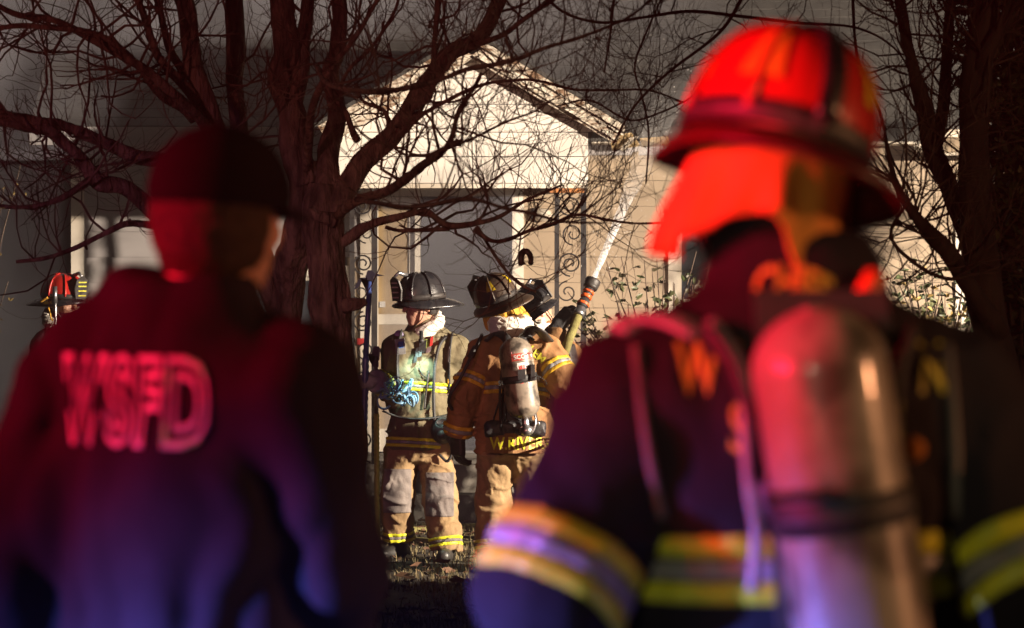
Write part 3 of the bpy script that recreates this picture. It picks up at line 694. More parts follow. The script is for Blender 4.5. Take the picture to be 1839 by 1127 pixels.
# right-hand tree: dark leaning trunks
RT = 17.2
tree2 = empty('dark_tree', P(1780, 1050, RT)*[1, 1, 0], 'dark leaning tree at the right with pinkish lichen bark', 'tree')
for i, td in enumerate([
 [(1830,1100,RT,120),(1812,900,RT,90),(1800,700,RT,80),(1775,560,RT,74),(1756,430,RT,66),(1750,300,RT,62),(1752,150,RT,58),(1766,40,RT,54),(1772,-60,RT,50)],
 [(1790,640,RT+.2,50),(1755,470,RT+.2,44),(1710,350,RT+.2,40),(1678,275,RT+.3,42),(1664,210,RT+.3,34),(1640,120,RT+.3,26),(1622,40,RT+.3,22),(1608,-50,RT+.3,20)],
 [(1676,285,RT+.3,28),(1692,200,RT+.4,24),(1700,110,RT+.4,22),(1706,20,RT+.4,20),(1712,-50,RT+.4,18)],
 [(1800,600,RT-.1,36),(1745,520,RT-.2,34),(1700,450,RT-.2,32),(1650,395,RT-.3,24),(1610,330,RT-.3,14),(1590,250,RT-.3,8)],
 [(1752,150,RT,36),(1775,90,RT-.1,30),(1800,40,RT-.1,22),(1830,-30,RT-.1,20)]]):
    pts, rad = limb_pts(td, 8); v, f = limb_mesh(pts, rad, 22, .16, 50+i*5)
    nm = 'trunk' if i == 0 else 'limb'; lo = mk(nm, v, f, M['bark_dark'], tree2, True)
    mb = MB(); twigs_along(mb, pts, rad, 26 if i else 20, (.25, .7), 2, .008)
    o = mb.build('twigs', M['twig'], lo); o['kind'] = 'stuff'
# long whippy vines crossing the upper right
vine = empty('bare_vine', P(1250, 1050, 18.6)*[1, 1, 0], 'thin bare vines arching over the dark roof', 'vine')
for i, td in enumerate([
 [(1100,260,18.4,4),(1140,190,18.4,5),(1200,130,18.2,6),(1290,60,18,7),(1330,0,18,8),(1350,-50,18,8)],
 [(1085,130,17,4),(1096,60,17,5),(1100,20,17,6),(1108,-40,17,6)],
 [(960,-30,18,6),(1010,20,18,6),(1080,40,18,6),(1160,30,18,6),(1240,20,18,7),(1340,30,18,7),(1430,40,18,6),(1540,50,18,5),(1610,90,18,4),(1650,160,18,4)],
 [(1530,-30,18,7),(1540,100,18,6),(1580,200,18,6),(1600,280,18,5),(1640,350,18,5)],
 [(1160,330,19,3),(1165,240,19,4),(1155,180,19,4),(1140,120,19,4),(1160,60,19,4),(1200,-30,19,4)],
 [(1250,170,18.5,4),(1190,200,18.5,4),(1130,215,18.5,4),(1060,180,18.5,4),(1000,190,18.5,3)],
 [(1640,350,16.5,6),(1600,420,16.5,7),(1640,470,16.5,8),(1700,500,16.5,8),(1760,490,16.5,8)]]):
    pts, rad = limb_pts(td, 7); v, f = tube(pts, rad, 6); lo = mk('stem', v, f, M['twig'], vine, True)
    mb = MB(); twigs_along(mb, pts, rad, 10, (.2, .6), 2, .005, start=.05); o = mb.build('twigs', M['twig'], lo); o['kind'] = 'stuff'

def leaf(mb, p, d, nrm, l, wd):
    d = unit(d); s = unit(np.cross(d, nrm)); n_ = np.cross(s, d)
    mb.add([p, p+d*l*.35+s*wd+n_*l*.06, p+d*l*.75+s*wd*.7+n_*l*.02, p+d*l, p+d*l*.75-s*wd*.7+n_*l*.02, p+d*l*.35-s*wd+n_*l*.06], [(0,1,2,3),(0,3,4,5)])
def shrub(name, label, base, h, spread, nst, nleaf, lm, ll=.05, group=None, cat='shrub'):
    r = empty(name, base, label, cat, group)
    st = MB(); lf = [MB() for _ in lm]
    for k in range(nst):
        a = random.uniform(0, 6.28); t = np.array(base)+[math.cos(a)*spread[0]*random.uniform(.2, 1), math.sin(a)*spread[1]*random.uniform(.2, 1), h*random.uniform(.55, 1)]
        b = np.array(base)+[random.uniform(-.12, .12), random.uniform(-.12, .12), -.02]
        m = (b+t)/2+[random.uniform(-.08, .08), 0, h*.12]
        s = spline([b, m, t], 5); st.tube(s, np.linspace(.010, .003, len(s)), 4, False)
        for q in range(nleaf):
            u = random.uniform(.35, 1); p = s[int(u*(len(s)-1))]+RNG.normal(0, .05, 3)
            d = unit(RNG.normal(0, 1, 3)+np.array([0, 0, .2]))
            w_ = lf[random.randrange(len(lf))]
            for z_ in (-.6, 0, .6): leaf(w_, p, unit(d+z_*unit(np.cross(d, [0, .3, 1]))), unit(RNG.normal(0, 1, 3)+[0, -.4, .8]), ll*random.uniform(.6, 1.2), ll*.2)
    st.build('stems', M['twig'], r)['kind'] = 'stuff'
    for b, m in zip(lf, lm): b.build('leaves', m, r)['kind'] = 'stuff'
    return r
shrub('nandina_shrub', 'reddish leafed shrub below the wall right of the nozzle', (1.0, 24.6, 0), 1.95, (.8, .4), 60, 18, [M['leaf_red'], M['leaf_green']], .06)
shrub('nandina_shrub', 'green and yellow leafed shrub against the siding under the leaning branch', (2.72, 22.6, 0), 2.0, (.62, .4), 60, 20, [M['leaf_green'], M['leaf_yellow'], M['leaf_green']], .055)
shrub('evergreen_shrub', 'tall dark evergreen wrapped round the right tree', (2.72, 18.0, 0), 3.7, (.46, .5), 170, 36, [M['leaf_green']], .085)
shrub('evergreen_shrub', 'low dark evergreen below the right tree', (2.75, 18.9, 0), 1.45, (.45, .4), 50, 24, [M['leaf_green'], M['leaf_red']], .06)
shrub('yellowed_shrub', 'pale yellowing twiggy shrub against the left house corner', (-4.1, 27.0, 0), 2.75, (.45, .3), 22, 10, [M['leaf_yellow']], .035)

shrub('evergreen_shrub', 'broad dark evergreen against the far right end of the house', (4.15, 25.2, 0), 3.3, (.75, .6), 130, 40, [M['leaf_green']], .08)
# ================================================================== PEOPLE
def frame_of(fwd, up=(0, 0, 1)):
    f = unit(fwd); u = unit(np.asarray(up, float)-f*np.dot(up, f)); return np.stack([np.cross(f, u), f, u], 1)   # right, forward, up
def loc(c, R, x, y, z): return np.asarray(c)+R@np.array([x, y, z], float)
def head_sdf(p, c, R):
    q = (p-np.asarray(c, np.float32))@R.astype(np.float32)
    d = ellips(q, (0, -.012, .03), (.076, .097, .096))
    d = smin(d, ellips(q, (0, .028, -.052), (.056, .066, .066)), .04)
    d = smin(d, rcone(q, (0, .066, -.098), (0, .060, -.085), .022, .026), .03)
    d = smin(d, rcone(q, (-.034, .076, .026), (.034, .076, .026), .014, .014), .02)
    for s in (-1, 1):
        d = smax(d, -ellips(q, (s*.032, .102, .006), (.018, .016, .012)), .012)
        d = smin(d, ellips(q, (s*.032, .080, .004), (.013, .013, .012)), .004)
        d = smin(d, ellips(q, (s*.040, .060, -.022), (.024, .024, .022)), .02)
        d = smin(d, ellips(q, (s*.079, -.012, -.004), (.010, .024, .034)), .010)
    d = smin(d, rcone(q, (0, .090, .012), (0, .116, -.022), .009, .014), .014)
    d = smin(d, ellips(q, (0, .088, -.056), (.024, .013, .007)), .008)
    d = smin(d, ellips(q, (0, .086, -.068), (.020, .013, .007)), .008)
    d = smax(d, -ellips(q, (0, .103, -.062), (.022, .008, .0022)), .004)
    return d
def hand_pts(w, d, n, curl, sc=1.0, side=1):
    """five finger chains; d along the hand, n out of the back of the hand, side +1 puts the thumb on d x n"""
    d = unit(d); n = unit(n-d*np.dot(n, d)); x = np.cross(d, n)*side; ch = []
    for i, (ox, L) in enumerate(((.030, .072), (.010, .082), (-.010, .076), (-.029, .060))):
        p = w+sc*(x*ox+d*.092); a = 0; pts = [p]
        for j, fr in enumerate((.42, .33, .25)):
            a += curl*(1.0, 1.05, .75)[j]*(1+.06*i)
            p = p+sc*L*fr*1.1*(d*math.cos(a)-n*math.sin(a)); pts.append(p)
        ch.append((pts, .0100*sc if i < 3 else .0088*sc))
    t0 = w+sc*(x*.026+d*.022-n*.006); t1 = t0+sc*(x*.030+d*.034-n*.012); t2 = t1+sc*(x*.004+d*.032-n*.018*(1+curl)); t3 = t2+sc*(-x*.010*curl+d*.022-n*.012*curl)
    ch.append(([t0, t1, t2, t3], .0112*sc)); return ch, x, d, n
def hand_sdf(p, w, d, n, curl, sc=1.0, side=1):
    w = np.asarray(w, float); ch, x, d, n = hand_pts(w, d, n, curl, sc, side)
    R = np.stack([x, d, n], 1).astype(np.float32)
    q = np.abs((p-(w+d*.050*sc).astype(np.float32))@R)-np.array([.032, .040, .008], np.float32)*sc
    dd = np.linalg.norm(np.maximum(q, 0), axis=-1)+np.minimum(q.max(-1), 0)-.010*sc
    for pts, r in ch:
        f = None
        for a, b, k in zip(pts[:-1], pts[1:], range(3)):
            c = rcone(p, a, b, r*(1-.07*k), r*(.93-.07*k)); f = c if f is None else np.minimum(f, c)
        dd = smin(dd, f, .006*sc)
    return smin(dd, rcone(p, w-d*.06, w+d*.012, .036*sc, .030*sc), .02)
def glove(parent, w, d, n, curl, m, sc=1.15, side=1, h=.006, name='glove'):
    w = np.asarray(w, float)
    return sdf_mesh(name, lambda p: hand_sdf(p, w, d, n, curl, sc, side), w-.2, w+.2, h, m, parent)

def person(name, label, J, o):
    g = lambda k, d=None: o.get(k, d)
    J = {k: np.asarray(v, float) for k, v in J.items()}
    base = J['pelvis']*[1, 1, 0]
    root = empty(name, base, label, 'firefighter' if g('cat') is None else g('cat'), g('group'))
    rv = unit(J['shR']-J['shL']); up = unit(J['neck']-J['pelvis'])
    fw = g('fwd'); h = g('h', .010); seed = g('seed', 0.); fold = g('fold', .010)
    HR = frame_of(g('headf'), g('headu', (0, 0, 1)))
    gl = g('girth', 1.0); T = g('T', [-.25, 0, .3, .62, .85, .97, 1.06])
    RX = np.array(g('RX', [.215, .205, .20, .215, .205, .13, .09]))*gl; RY = np.array(g('RY', [.165, .155, .145, .15, .135, .10, .085]))*gl
    def folds(p, A):
        q = p+.05*np.stack([vnoise(p*6+seed+k*3.1) for k in range(3)], -1)
        n1 = 1-2*np.abs(vnoise(q*np.array([9, 9, 13], np.float32)+seed))
        n2 = vnoise(q*np.array([19, 19, 27], np.float32)+seed+5)
        if g('vfold'): return A*(.5*n1+.3*n2)+g('vfold')*(1-2*np.abs(vnoise(q*np.array([8, 8, 2.2], np.float32)+seed+9)))
        n3 = 1-2*np.abs(vnoise(q*np.array([30, 30, 24], np.float32)+seed+2))
        th = np.maximum(0, 1-4.5*np.abs(vnoise(q*np.array([7, 7, 12], np.float32)+seed+7)))
        return A*(.45*n1+.35*n2+.3*n3-.9*th)
    hem = g('hem', -.18)
    def torso(p, t0=None): return etube(p, J['pelvis'], J['neck'], rv, fw, T, RX, RY, hem if t0 is None else t0, 1.08, .03)
    ar = g('arm', (.095, .082, .070))
    def arm(p, s):
        a, b, c = J['sh'+s], J['el'+s], J['wr'+s]
        d = smin(rcone(p, a, b, ar[0], ar[1]), rcone(p, b, c, ar[1], ar[2]), .03)
        return smax(d, halfspace(p, c, unit(c-b)), .015)
    def coat(p):
        d = torso(p)
        for s in 'LR':
            d = smin(d, rcone(p, J['neck']-up*.075, J['sh'+s], ar[0]*1.0, ar[0]), .07)
            d = smin(d, arm(p, s), g('ak', .03))
        cr = g('colr', (.092, .082))
        d = smin(d, rcone(p, J['neck']-up*.02, J['neck']+up*g('collar', .06), cr[0], cr[1]), .03)
        if g('colr'): d = smax(d, halfspace(p, J['neck']+up*(g('collar')+.055), up), .015)
        return d+folds(p, fold)
    allp = np.array([J[k] for k in ('pelvis','neck','shL','shR','elL','elR','wrL','wrR')])
    lo = allp.min(0)-.2; hi = allp.max(0)+.2; lo[2] = min(lo[2], J['pelvis'][2]+hem*np.linalg.norm(J['neck']-J['pelvis'])-.04)
    ct = sdf_mesh('coat', coat, lo, hi, h, g('coat'), root)
    # stripes that follow the coat
    def stripe(fn, c, n, hw, m, lift=.006, lim=None, nm='reflective_stripe', rad=.34, par=ct, hh=None):
        c = np.asarray(c, float); n = unit(n)
        def f(p):
            d = fn(p)+folds(p, fold); s = np.abs(halfspace(p, c, n))-hw
            r = smax(smax(d-lift, s, .003), -(d+.012), .002)
            return np.maximum(r, lim(p)) if lim else r
        ex = rad*np.sqrt(np.maximum(1-n*n, 0))+np.abs(n)*hw+.03
        return sdf_mesh(nm, f, c-ex, c+ex, hh or max(.005, h*.6), m, par)
    def tri(fn, c, n, w_, ms, **kw):
        n = unit(n)
        for k, m in enumerate(ms): stripe(fn, np.asarray(c)+n*w_*(1-k), n, w_*.5, m, **kw)
    sm = g('stripes', [M['lime'], M['silver'], M['lime']]); sw = g('sw', .022)
    for t in g('torso_bands', ()):
        tri(torso, J['pelvis']+(J['neck']-J['pelvis'])*t, up+np.array(g('band_tilt', (0, 0, 0))), sw, sm, rad=.36)
    for s, t, seg in g('arm_bands', ()):
        a, b = (J['sh'+s], J['el'+s]) if seg == 0 else (J['el'+s], J['wr'+s])
        tri(lambda p, s=s: arm(p, s), a+(b-a)*t, a-b, sw, sm, rad=.16)
    # trousers
    lr = g('leg', (.118, .100, .092))
    def legf(p, s):
        d = smin(rcone(p, J['hip'+s], J['kn'+s], lr[0], lr[1]), rcone(p, J['kn'+s], J['an'+s], lr[1], lr[2]), .03)
        return smax(d, -halfspace(p, J['an'+s]+[0, 0, g('cuff', .02)], (0, 0, 1)), .01)
    def trous(p):
        d = etube(p, J['pelvis']-up*.14, J['pelvis']+up*.10, rv, fw, [-.1, 1.1], [.185*gl, .18*gl], [.15*gl, .14*gl], 0, 1, .05)
        for s in 'LR': d = smin(d, legf(p, s), .035)
        return d+folds(p, fold*1.1)
    lp = np.array([J[k] for k in ('pelvis','hipL','hipR','knL','knR','anL','anR')]); lo2 = lp.min(0)-.17; hi2 = lp.max(0)+.17
    tr = sdf_mesh('trousers', trous, lo2, hi2, h, g('trousers'), root)
    for s in g('cuff_bands', ''):
        a, b = J['kn'+s], J['an'+s]
        tri(lambda p, s=s: legf(p, s), a+(b-a)*g('cuff_t', .80), a-b, .019, g('cuff_mats', [M['lime'], M['knee'], M['lime']]), rad=.15, par=tr)
    for s in g('knee_patch', ''):
        c = J['kn'+s]+[0, 0, .02]
        def kp(p, s=s, c=c):
            d = legf(p, s)+folds(p, fold*1.1); q = np.abs(p-c.astype(np.float32))
            return np.maximum(np.maximum(np.maximum(d-.008, -(d+.012)), np.maximum(q[..., 0]-.088, q[..., 2]-.135)), halfspace(p, c+np.array([0, .02, 0]), -np.array(fw)))
        sdf_mesh('knee_patch', kp, c-.2, c+.2, .006, M['knee'], tr)
    # boots
    for s in 'LR':
        an = J['an'+s].copy(); an[2] = .10; ff = unit(np.asarray(g('feet', {}).get(s, fw))*[1, 1, 0])
        def bt(p):
            d = rcone(p, an+[0, 0, .05], an, .060, .056)
            d = smin(d, rcone(p, an+[0, 0, -.055]-ff*.045, an+[0, 0, -.060]+ff*.16, .048, .044), .04)
            return smax(d, -halfspace(p, (0, 0, .004), (0, 0, 1)), .008)
        sdf_mesh('boot', bt, an-[.28, .28, .14], an+[.28, .28, .30], .008, M['boot'], root)
    # one continuous body inside the clothes
    bare = g('bare', {})
    def body(p):
        d = head_sdf(p, J['head'], HR)
        d = smin(d, rcone(p, J['neck']-up*.03, loc(J['head'], HR, 0, -.02, -.05), .058, .054), .03)
        d = smin(d, etube(p, J['pelvis']-up*.06, J['neck'], rv, fw, [0, .5, .85, 1], [.13, .13, .14, .06], [.09, .09, .09, .055], 0, 1, .05), .03)
        for s in 'LR':
            d = smin(d, rcone(p, J['sh'+s], J['el'+s], .05, .042), .03); d = smin(d, rcone(p, J['el'+s], J['wr'+s], .042, .030), .02)
            d = smin(d, rcone(p, J['hip'+s], J['kn'+s], .07, .055), .03); d = smin(d, rcone(p, J['kn'+s], J['an'+s], .052, .036), .02)
        for s, (dd, nn, cu, sd) in bare.items(): d = smin(d, hand_sdf(p, J['wr'+s], dd, nn, cu, 1.0, sd), .012)
        return d
    ap = np.array([v for v in J.values()]); sdf_mesh('body', body, ap.min(0)-.18, ap.max(0)+.18, g('hb', .008), M['skin'], root)
    for s in (-1, 1):
        c = loc(J['head'], HR, s*.032, .083, .006)
        v, f = lathe([(-.012, .001), (-.009, .0085), (0, .0122), (.009, .0085), (.012, .001)], c, c+HR@np.array([0, 1., 0]), 12)
        e = mk('eye', v, f, M['eye'], root, True)
        v, f = lathe([(.0100, .006), (.0128, .0045), (.0132, .001)], c, c+HR@np.array([0, 1., 0]), 10); mk('pupil', v, f, M['pupil'], e, True)
    return root, ct, tr, HR, J, dict(torso=torso, arm=arm, stripe=stripe, fw=np.asarray(fw, float), rv=rv, up=up)

def helmet(parent, c, R, shell, brimm, flapm=None, shield=True, sc=1.0, stickers=None, tilt=0.0, smat=None, comb=None, ribmat=None, tall=1.0, rp=.72, fl_len=.135, bw=.034):
    """traditional leather-style helmet: ribbed dome, long rear brim, front shield"""
    a, b, hh = .150*sc, .122*sc, .158*sc*tall
    if tilt:
        ct, st = math.cos(tilt), math.sin(tilt); R = R@np.array([[1,0,0],[0,ct,-st],[0,st,ct]])
    c0 = loc(c, R, 0, -.01, .040)
    nt_, nr = 96, 14
    def dome(th, s, off=0.):
        s = np.clip(s, 0, 1); z = hh*np.sin(s*np.pi/2)**.92; r = np.cos(s*np.pi/2)**rp
        rib = 1+.030*np.maximum(0, np.cos(4*th))**24*(1-.3*s)-.012*np.abs(np.sin(4*th))*(1-s)
        return np.stack([np.sin(th)*(b*r*rib+off), np.cos(th)*(a*r*rib+off), z*rib**.3+off*.6*s], -1)
    th = np.linspace(0, 2*np.pi, nt_, endpoint=False); V = []
    for i in range(nr+1): V.append(dome(th, np.full(nt_, min(i/nr, .995))))
    V = np.concatenate(V); F = [(i*nt_+j, i*nt_+(j+1) % nt_, (i+1)*nt_+(j+1) % nt_, (i+1)*nt_+j) for i in range(nr) for j in range(nt_)]
    F.append(tuple(nr*nt_+j for j in range(nt_)))
    H = mk('helmet', V@R.T+c0, F, shell, parent, True)
    # brim: upper and lower skins with a rolled edge
    def brim(th, u):
        back = np.maximum(0, -np.cos(th)); o = bw+.085*back**1.7; o = o*sc
        zz = -.004-(.012+.030*np.abs(np.sin(th))**2+.034*back**2)*u**1.5*sc
        return np.stack([np.sin(th)*(b*.97+o*u), np.cos(th)*(a*.97+o*u), zz], -1)
    rows = [(0, 0), (.25, 0), (.5, 0), (.8, 0), (1, .002), (1.02, -.004), (1, -.009), (.6, -.008), (.2, -.008), (0, -.008)]
    V = np.concatenate([brim(th, np.full(nt_, u))+[0, 0, dz] for u, dz in rows]); m = len(rows)
    F = [(i*nt_+(j+1) % nt_, i*nt_+j, (i+1)*nt_+j, (i+1)*nt_+(j+1) % nt_) for i in range(m-1) for j in range(nt_)]
    mk('brim', V@R.T+c0, F, brimm, H, True)
    # trim band around the dome foot
    V = np.concatenate([dome(th, np.full(nt_, s), o) for s, o in ((0, .001), (0, .005), (.10, .005), (.11, .001))])
    F = [(i*nt_+j, i*nt_+(j+1) % nt_, (i+1)*nt_+(j+1) % nt_, (i+1)*nt_+j) for i in range(3) for j in range(nt_)]
    mk('edge_band', V@R.T+c0, F, M['leather'], H, True)
    # ribs
    for k in range(8):
        t = k*np.pi/4; s = np.linspace(.05, .93, 12); pts = dome(np.full(12, t), s, .003); v, f = tube(pts@R.T+c0, np.linspace(.0065, .004, 12)*sc, 6); mk('rib', v, f, (comb if (comb and k == 4) else (ribmat or shell)), H, True)
    if comb:
        s = np.linspace(.06, .99, 12); pts = np.concatenate([dome(np.full(12, np.pi), s, .004), dome(np.zeros(12), s[::-1], .004)])
        v, f = tube(pts@R.T+c0, np.full(24, .017*sc), 8, True, .35, ref=R@np.array([0, 0, 1.])); mk('comb', v, f, comb, H, True)
    if shield:
        q = np.array([(-.050,.0,.004),(.050,.0,.004),(.060,-.004,.07),(.052,.006,.125),(.0,.012,.150),(-.052,.006,.125),(-.060,-.004,.07)])*sc+[0, a*1.04, 0]
        v = np.vstack([q, q+[0, .009, 0]]); n_ = len(q); f = [tuple(range(n_-1, -1, -1)), tuple(range(n_, 2*n_))]+[(i, (i+1) % n_, n_+(i+1) % n_, n_+i) for i in range(n_)]
        S = mk('front_shield', v@R.T+c0, f, smat or M['leather'], H)
        mb = MB(); mb.tube(np.array([(0, a*.55, hh*.93), (0, a*.9, hh*1.06), (0, a*1.09, hh*.93)])@R.T+c0, [.014*sc, .012*sc, .009*sc], 8); mb.build('shield_holder', M['steel'], H, True)
        mb = MB()
        for z in (.025, .055, .085, .11): mb.obox(loc(c0, R, 0, a*1.04+.010*sc+.003, z*sc), R@np.array([.036*sc, 0, 0]), R@np.array([0, .002, 0]), R@np.array([0, 0, .004*sc]))
        mb.build('shield_ribs', M['trim'] if smat is None else M['letter'], H)
    for (t, s0, s1, hw) in (stickers or ()):
        uu = np.linspace(-1, 1, 7); ss = np.linspace(s0, s1, 6); V = []
        for s in ss: V.append(dome(t+uu*hw*(1-.45*(s-s0)/(s1-s0)), np.full(7, s), .0035))
        V = np.concatenate(V); F = [(i*7+j, i*7+j+1, (i+1)*7+j+1, (i+1)*7+j) for i in range(5) for j in range(6)]
        mk('sticker', V@R.T+c0, F, M['sticker'], H, True)
    # ear and neck flap
    if flapm:
        n_ = 48; tt = np.linspace(.30*np.pi, 1.70*np.pi, n_); V = []
        for off in (0, .006):
            for i, u in enumerate(np.linspace(0, 1, 9)):
                wv = .010*np.sin(tt*7+u*4)*u+.008*np.sin(tt*13+2)*u
                r = np.stack([np.sin(tt)*(.100+.012*u+wv+off), np.cos(tt)*(.122+.016*u+wv+off)-.01, -.01-u*(fl_len+.02*np.sin(tt*3)-.035*np.exp(-((tt-3.45)/.45)**2))*np.ones(n_)], -1); V.append(r)
        V = np.concatenate(V); F = []
        for k in range(2):
            for i in range(8):
                for j in range(n_-1):
                    q_ = (k*9+i)*n_+j; t4 = (q_, q_+1, q_+n_+1, q_+n_); F.append(t4 if k else t4[::-1])
        for j in range(n_-1): F.append((8*n_+j, 8*n_+j+1, 17*n_+j+1, 17*n_+j))
        mk('neck_flap', V@R.T+c0, F, flapm, H, True)
    # chin strap
    for s in (-1, 1):
        pts = spline([loc(c0, R, s*.095, .03, -.01), loc(c0, R, s*.088, .035, -.06), loc(c0, R, s*.07, .045, -.115), loc(c0, R, s*.02, .07, -.155), loc(c0, R, 0, .075, -.158)], 4)
        v, f = tube(pts, .009, 6, True, .3); mk('chin_strap', v, f, M['black'], H, True)
    return H, R, c0

def hood(parent, c, R, maj=(.088, .095), minr=.042, zt=-.125, yt=-.02, m=None, slope=.03, name='hood', amp=.014):
    c1 = loc(c, R, 0, yt, zt)
    def f(p):
        q = (p-c1.astype(np.float32))@R.astype(np.float32)
        th = np.arctan2(q[..., 0]/maj[0], q[..., 1]/maj[1]); rr = np.sqrt((q[..., 0]/maj[0])**2+(q[..., 1]/maj[1])**2)+1e-6
        d = np.sqrt(((rr-1)*min(maj))**2+((q[..., 2]+slope*np.cos(th))*.72)**2)-minr
        n = 1-2*np.abs(vnoise(np.stack([th*2.2+4+q[..., 2]*22, q[..., 2]*46+np.sin(th)*2.5, rr*2], -1)))
        return d-amp*n*.55
    return sdf_mesh(name, f, c1-.19, c1+.19, .006, m or M['hood'], parent)

def strap(parent, pts, wd, m=None, name='strap', n=5, th=.28, ref=None):
    s = spline(pts, n); v, f = tube(s, wd/2, 8, True, th, ref); return mk(name, v, f, m or M['black'], parent, True)
def hose_line(parent, pts, r, m=None, name='air_hose', ribs=False, n=8):
    s = spline(pts, n); rad = np.full(len(s), r)
    if ribs: rad = r*(1+.16*np.cos(np.arange(len(s))*math.pi))
    v, f = tube(s, rad, 10); return mk(name, v, f, m or M['black'], parent, True)
def bottle(parent, top, bot, r, m, band=.42):
    top = np.asarray(top, float); bot = np.asarray(bot, float); L = np.linalg.norm(bot-top); d = (bot-top)/L
    pr = [(0, .012)]+[(r*.9*(1-math.cos(t)), r*math.sin(t)) for t in np.linspace(.12, math.pi/2, 10)]
    pr += [(L*k, r) for k in (.3, .5, .7)]+[(L-r*.8*(1-math.cos(t)), r*math.sin(t)) for t in np.linspace(math.pi/2, .35, 9)]
    v, f = lathe(pr, top, bot, 48); B = mk('cylinder', v, f, m, parent, True)
    v, f = lathe([(-.005, .020), (.03, .022), (.055, .022), (.06, .034), (.10, .034), (.105, .02)], bot-d*.01, bot+d, 16); mk('valve', v, f, M['steel'], B, True)
    v, f = lathe([(L*band-.022, r+.002), (L*band-.020, r+.006), (L*band+.020, r+.006), (L*band+.022, r+.002)], top, bot, 48); mk('cylinder_band', v, f, M['black'], B, True)
    return B, d, L
# ------------------------------------------------------------------ the firefighter with the blue pole (faces the camera, head turned)
Y1 = 22.08
J1 = dict(pelvis=P(752,792,Y1), neck=P(763,592,Y1+.05), head=P(755,549,Y1+.0), shL=P(712,632,Y1-.06), shR=P(818,628,Y1+.08), elL=P(708,702,Y1-.05), elR=P(845,706,Y1+.22),
          wrL=P(677,685,Y1-.28), wrR=P(842,752,Y1+.02), hipL=P(724,806,Y1), hipR=P(780,806,Y1), knL=P(714,886,Y1-.06), knR=P(790,892,Y1-.06), anL=P(716,978,Y1), anR=P(802,994,Y1-.12))
ff1, ct1, tr1, HR1, J1, S1 = person('firefighter', 'firefighter in tan gear and black helmet looking aside, holding a blue pole', J1,
    dict(fwd=(-.30, -.95, 0), headf=(-.86, -.50, -.06), coat=M['olive_tan'], trousers=M['tan'], seed=1.7, h=.008, group=None, girth=1.0, hem=-.10, torso_bands=(.48, -.02), arm_bands=(('L', .80, 1), ('R', .75, 1), ('R', .85, 0)),
         cuff_bands='LR', knee_patch='LR', sw=.020, leg=(.112, .108, .098), fold=.012, feet={'L': (-.6, -.8, 0), 'R': (-.1, -1, 0)},
         bare={'R': ((-.15, -.25, -1), (.9, .3, 0), .75, 1)}))
H1, HRt, c01 = helmet(ff1, J1['head'], HR1, M['helm_black'], M['helm_black'], None, True, 1.06, None, -.03)
hood(ff1, J1['head'], HR1, (.070, .078), .034, -.138, -.035, slope=.050)
# dark collar liner and ear cover at the nape
mb = MB(); 
def liner(p):
    q = (p-np.asarray(J1['head'], np.float32))@HR1.astype(np.float32); d = ellips(q, (0, -.02, .0), (.092, .105, .10)); return np.maximum(np.maximum(d, q[..., 2]-.05), np.maximum(-q[..., 2]-.055, q[..., 1]+.02))
sdf_mesh('ear_cover', liner, J1['head']-.16, J1['head']+.16, .006, M['leather'], ff1)
gl1 = glove(ff1, J1['wrL']+[-.02, -.01, 0], (-.95, -.15, -.05), (.1, -.85, .5), .95, M['glove_grey'], 1.12, -1)
def cuff(root, J, s, m, l=.05, r=.074, off=0):
    d = unit(J['wr'+s]-J['el'+s]); v, f = lathe([(0, r*.9), (.004, r), (l, r*.96), (l+.004, r*.8)], J['wr'+s]-d*(l*.5+off), J['wr'+s]+d, 24); mk('sleeve_cuff', v, f, m, root, True)
cuff(ff1, J1, 'L', M['glove_grey']); cuff(ff1, J1, 'R', M['silver'], .04, .073)
bv1 = bvh_of(ct1)
def on(bv, px, py, Y=20.0, lift=.012):     # the point of a garment seen at a pixel
    d = unit(P(px, py, 10.0)-np.array([0, 0, CH])); hit = bv.ray_cast(Vector((0, 0, CH)), Vector(d), 60)
    return (np.array(hit[0]) if hit[0] is not None else P(px, py, Y))-d*lift
g1 = lambda px, py, l=.012: on(bv1, px, py, Y1-.15, l)
pack1 = MB(); strap_pts = [g1(812,600), g1(808,622), g1(806,650), g1(806,680), g1(806,705)]
st = strap(ff1, strap_pts, .062, M['black'], 'shoulder_strap', th=.25, ref=(1, .2, 0))
strap(st, [p-[0.004, .012, 0] for p in strap_pts[1:3]], .040, M['silver'], 'reflective_panel', th=.2, ref=(1, .2, 0))
strap(st, [p-[0.004, .014, 0] for p in strap_pts[3:4]]+[strap_pts[3]-[.004, .014, .03]], .030, M['flap'], 'webbing', th=.2, ref=(1, .2, 0))
mb = MB(); c = g1(806, 705); mb.obox(c, (.03, 0, 0), (0, .008, 0), (0, 0, .014)); mb.build('buckle', M['steel'], st)
s2 = strap(ff1, [g1(722,596), g1(716,622), g1(714,655), g1(716,690)], .055, M['black'], 'shoulder_strap', th=.25, ref=(1, -.2, 0))
hose_line(ff1, [g1(800,604,.02), g1(789,620,.025), g1(782,650,.025), g1(779,690,.025), g1(779,730,.03), g1(781,765,.03)], .0105, M['black'], 'air_hose', True, 16)
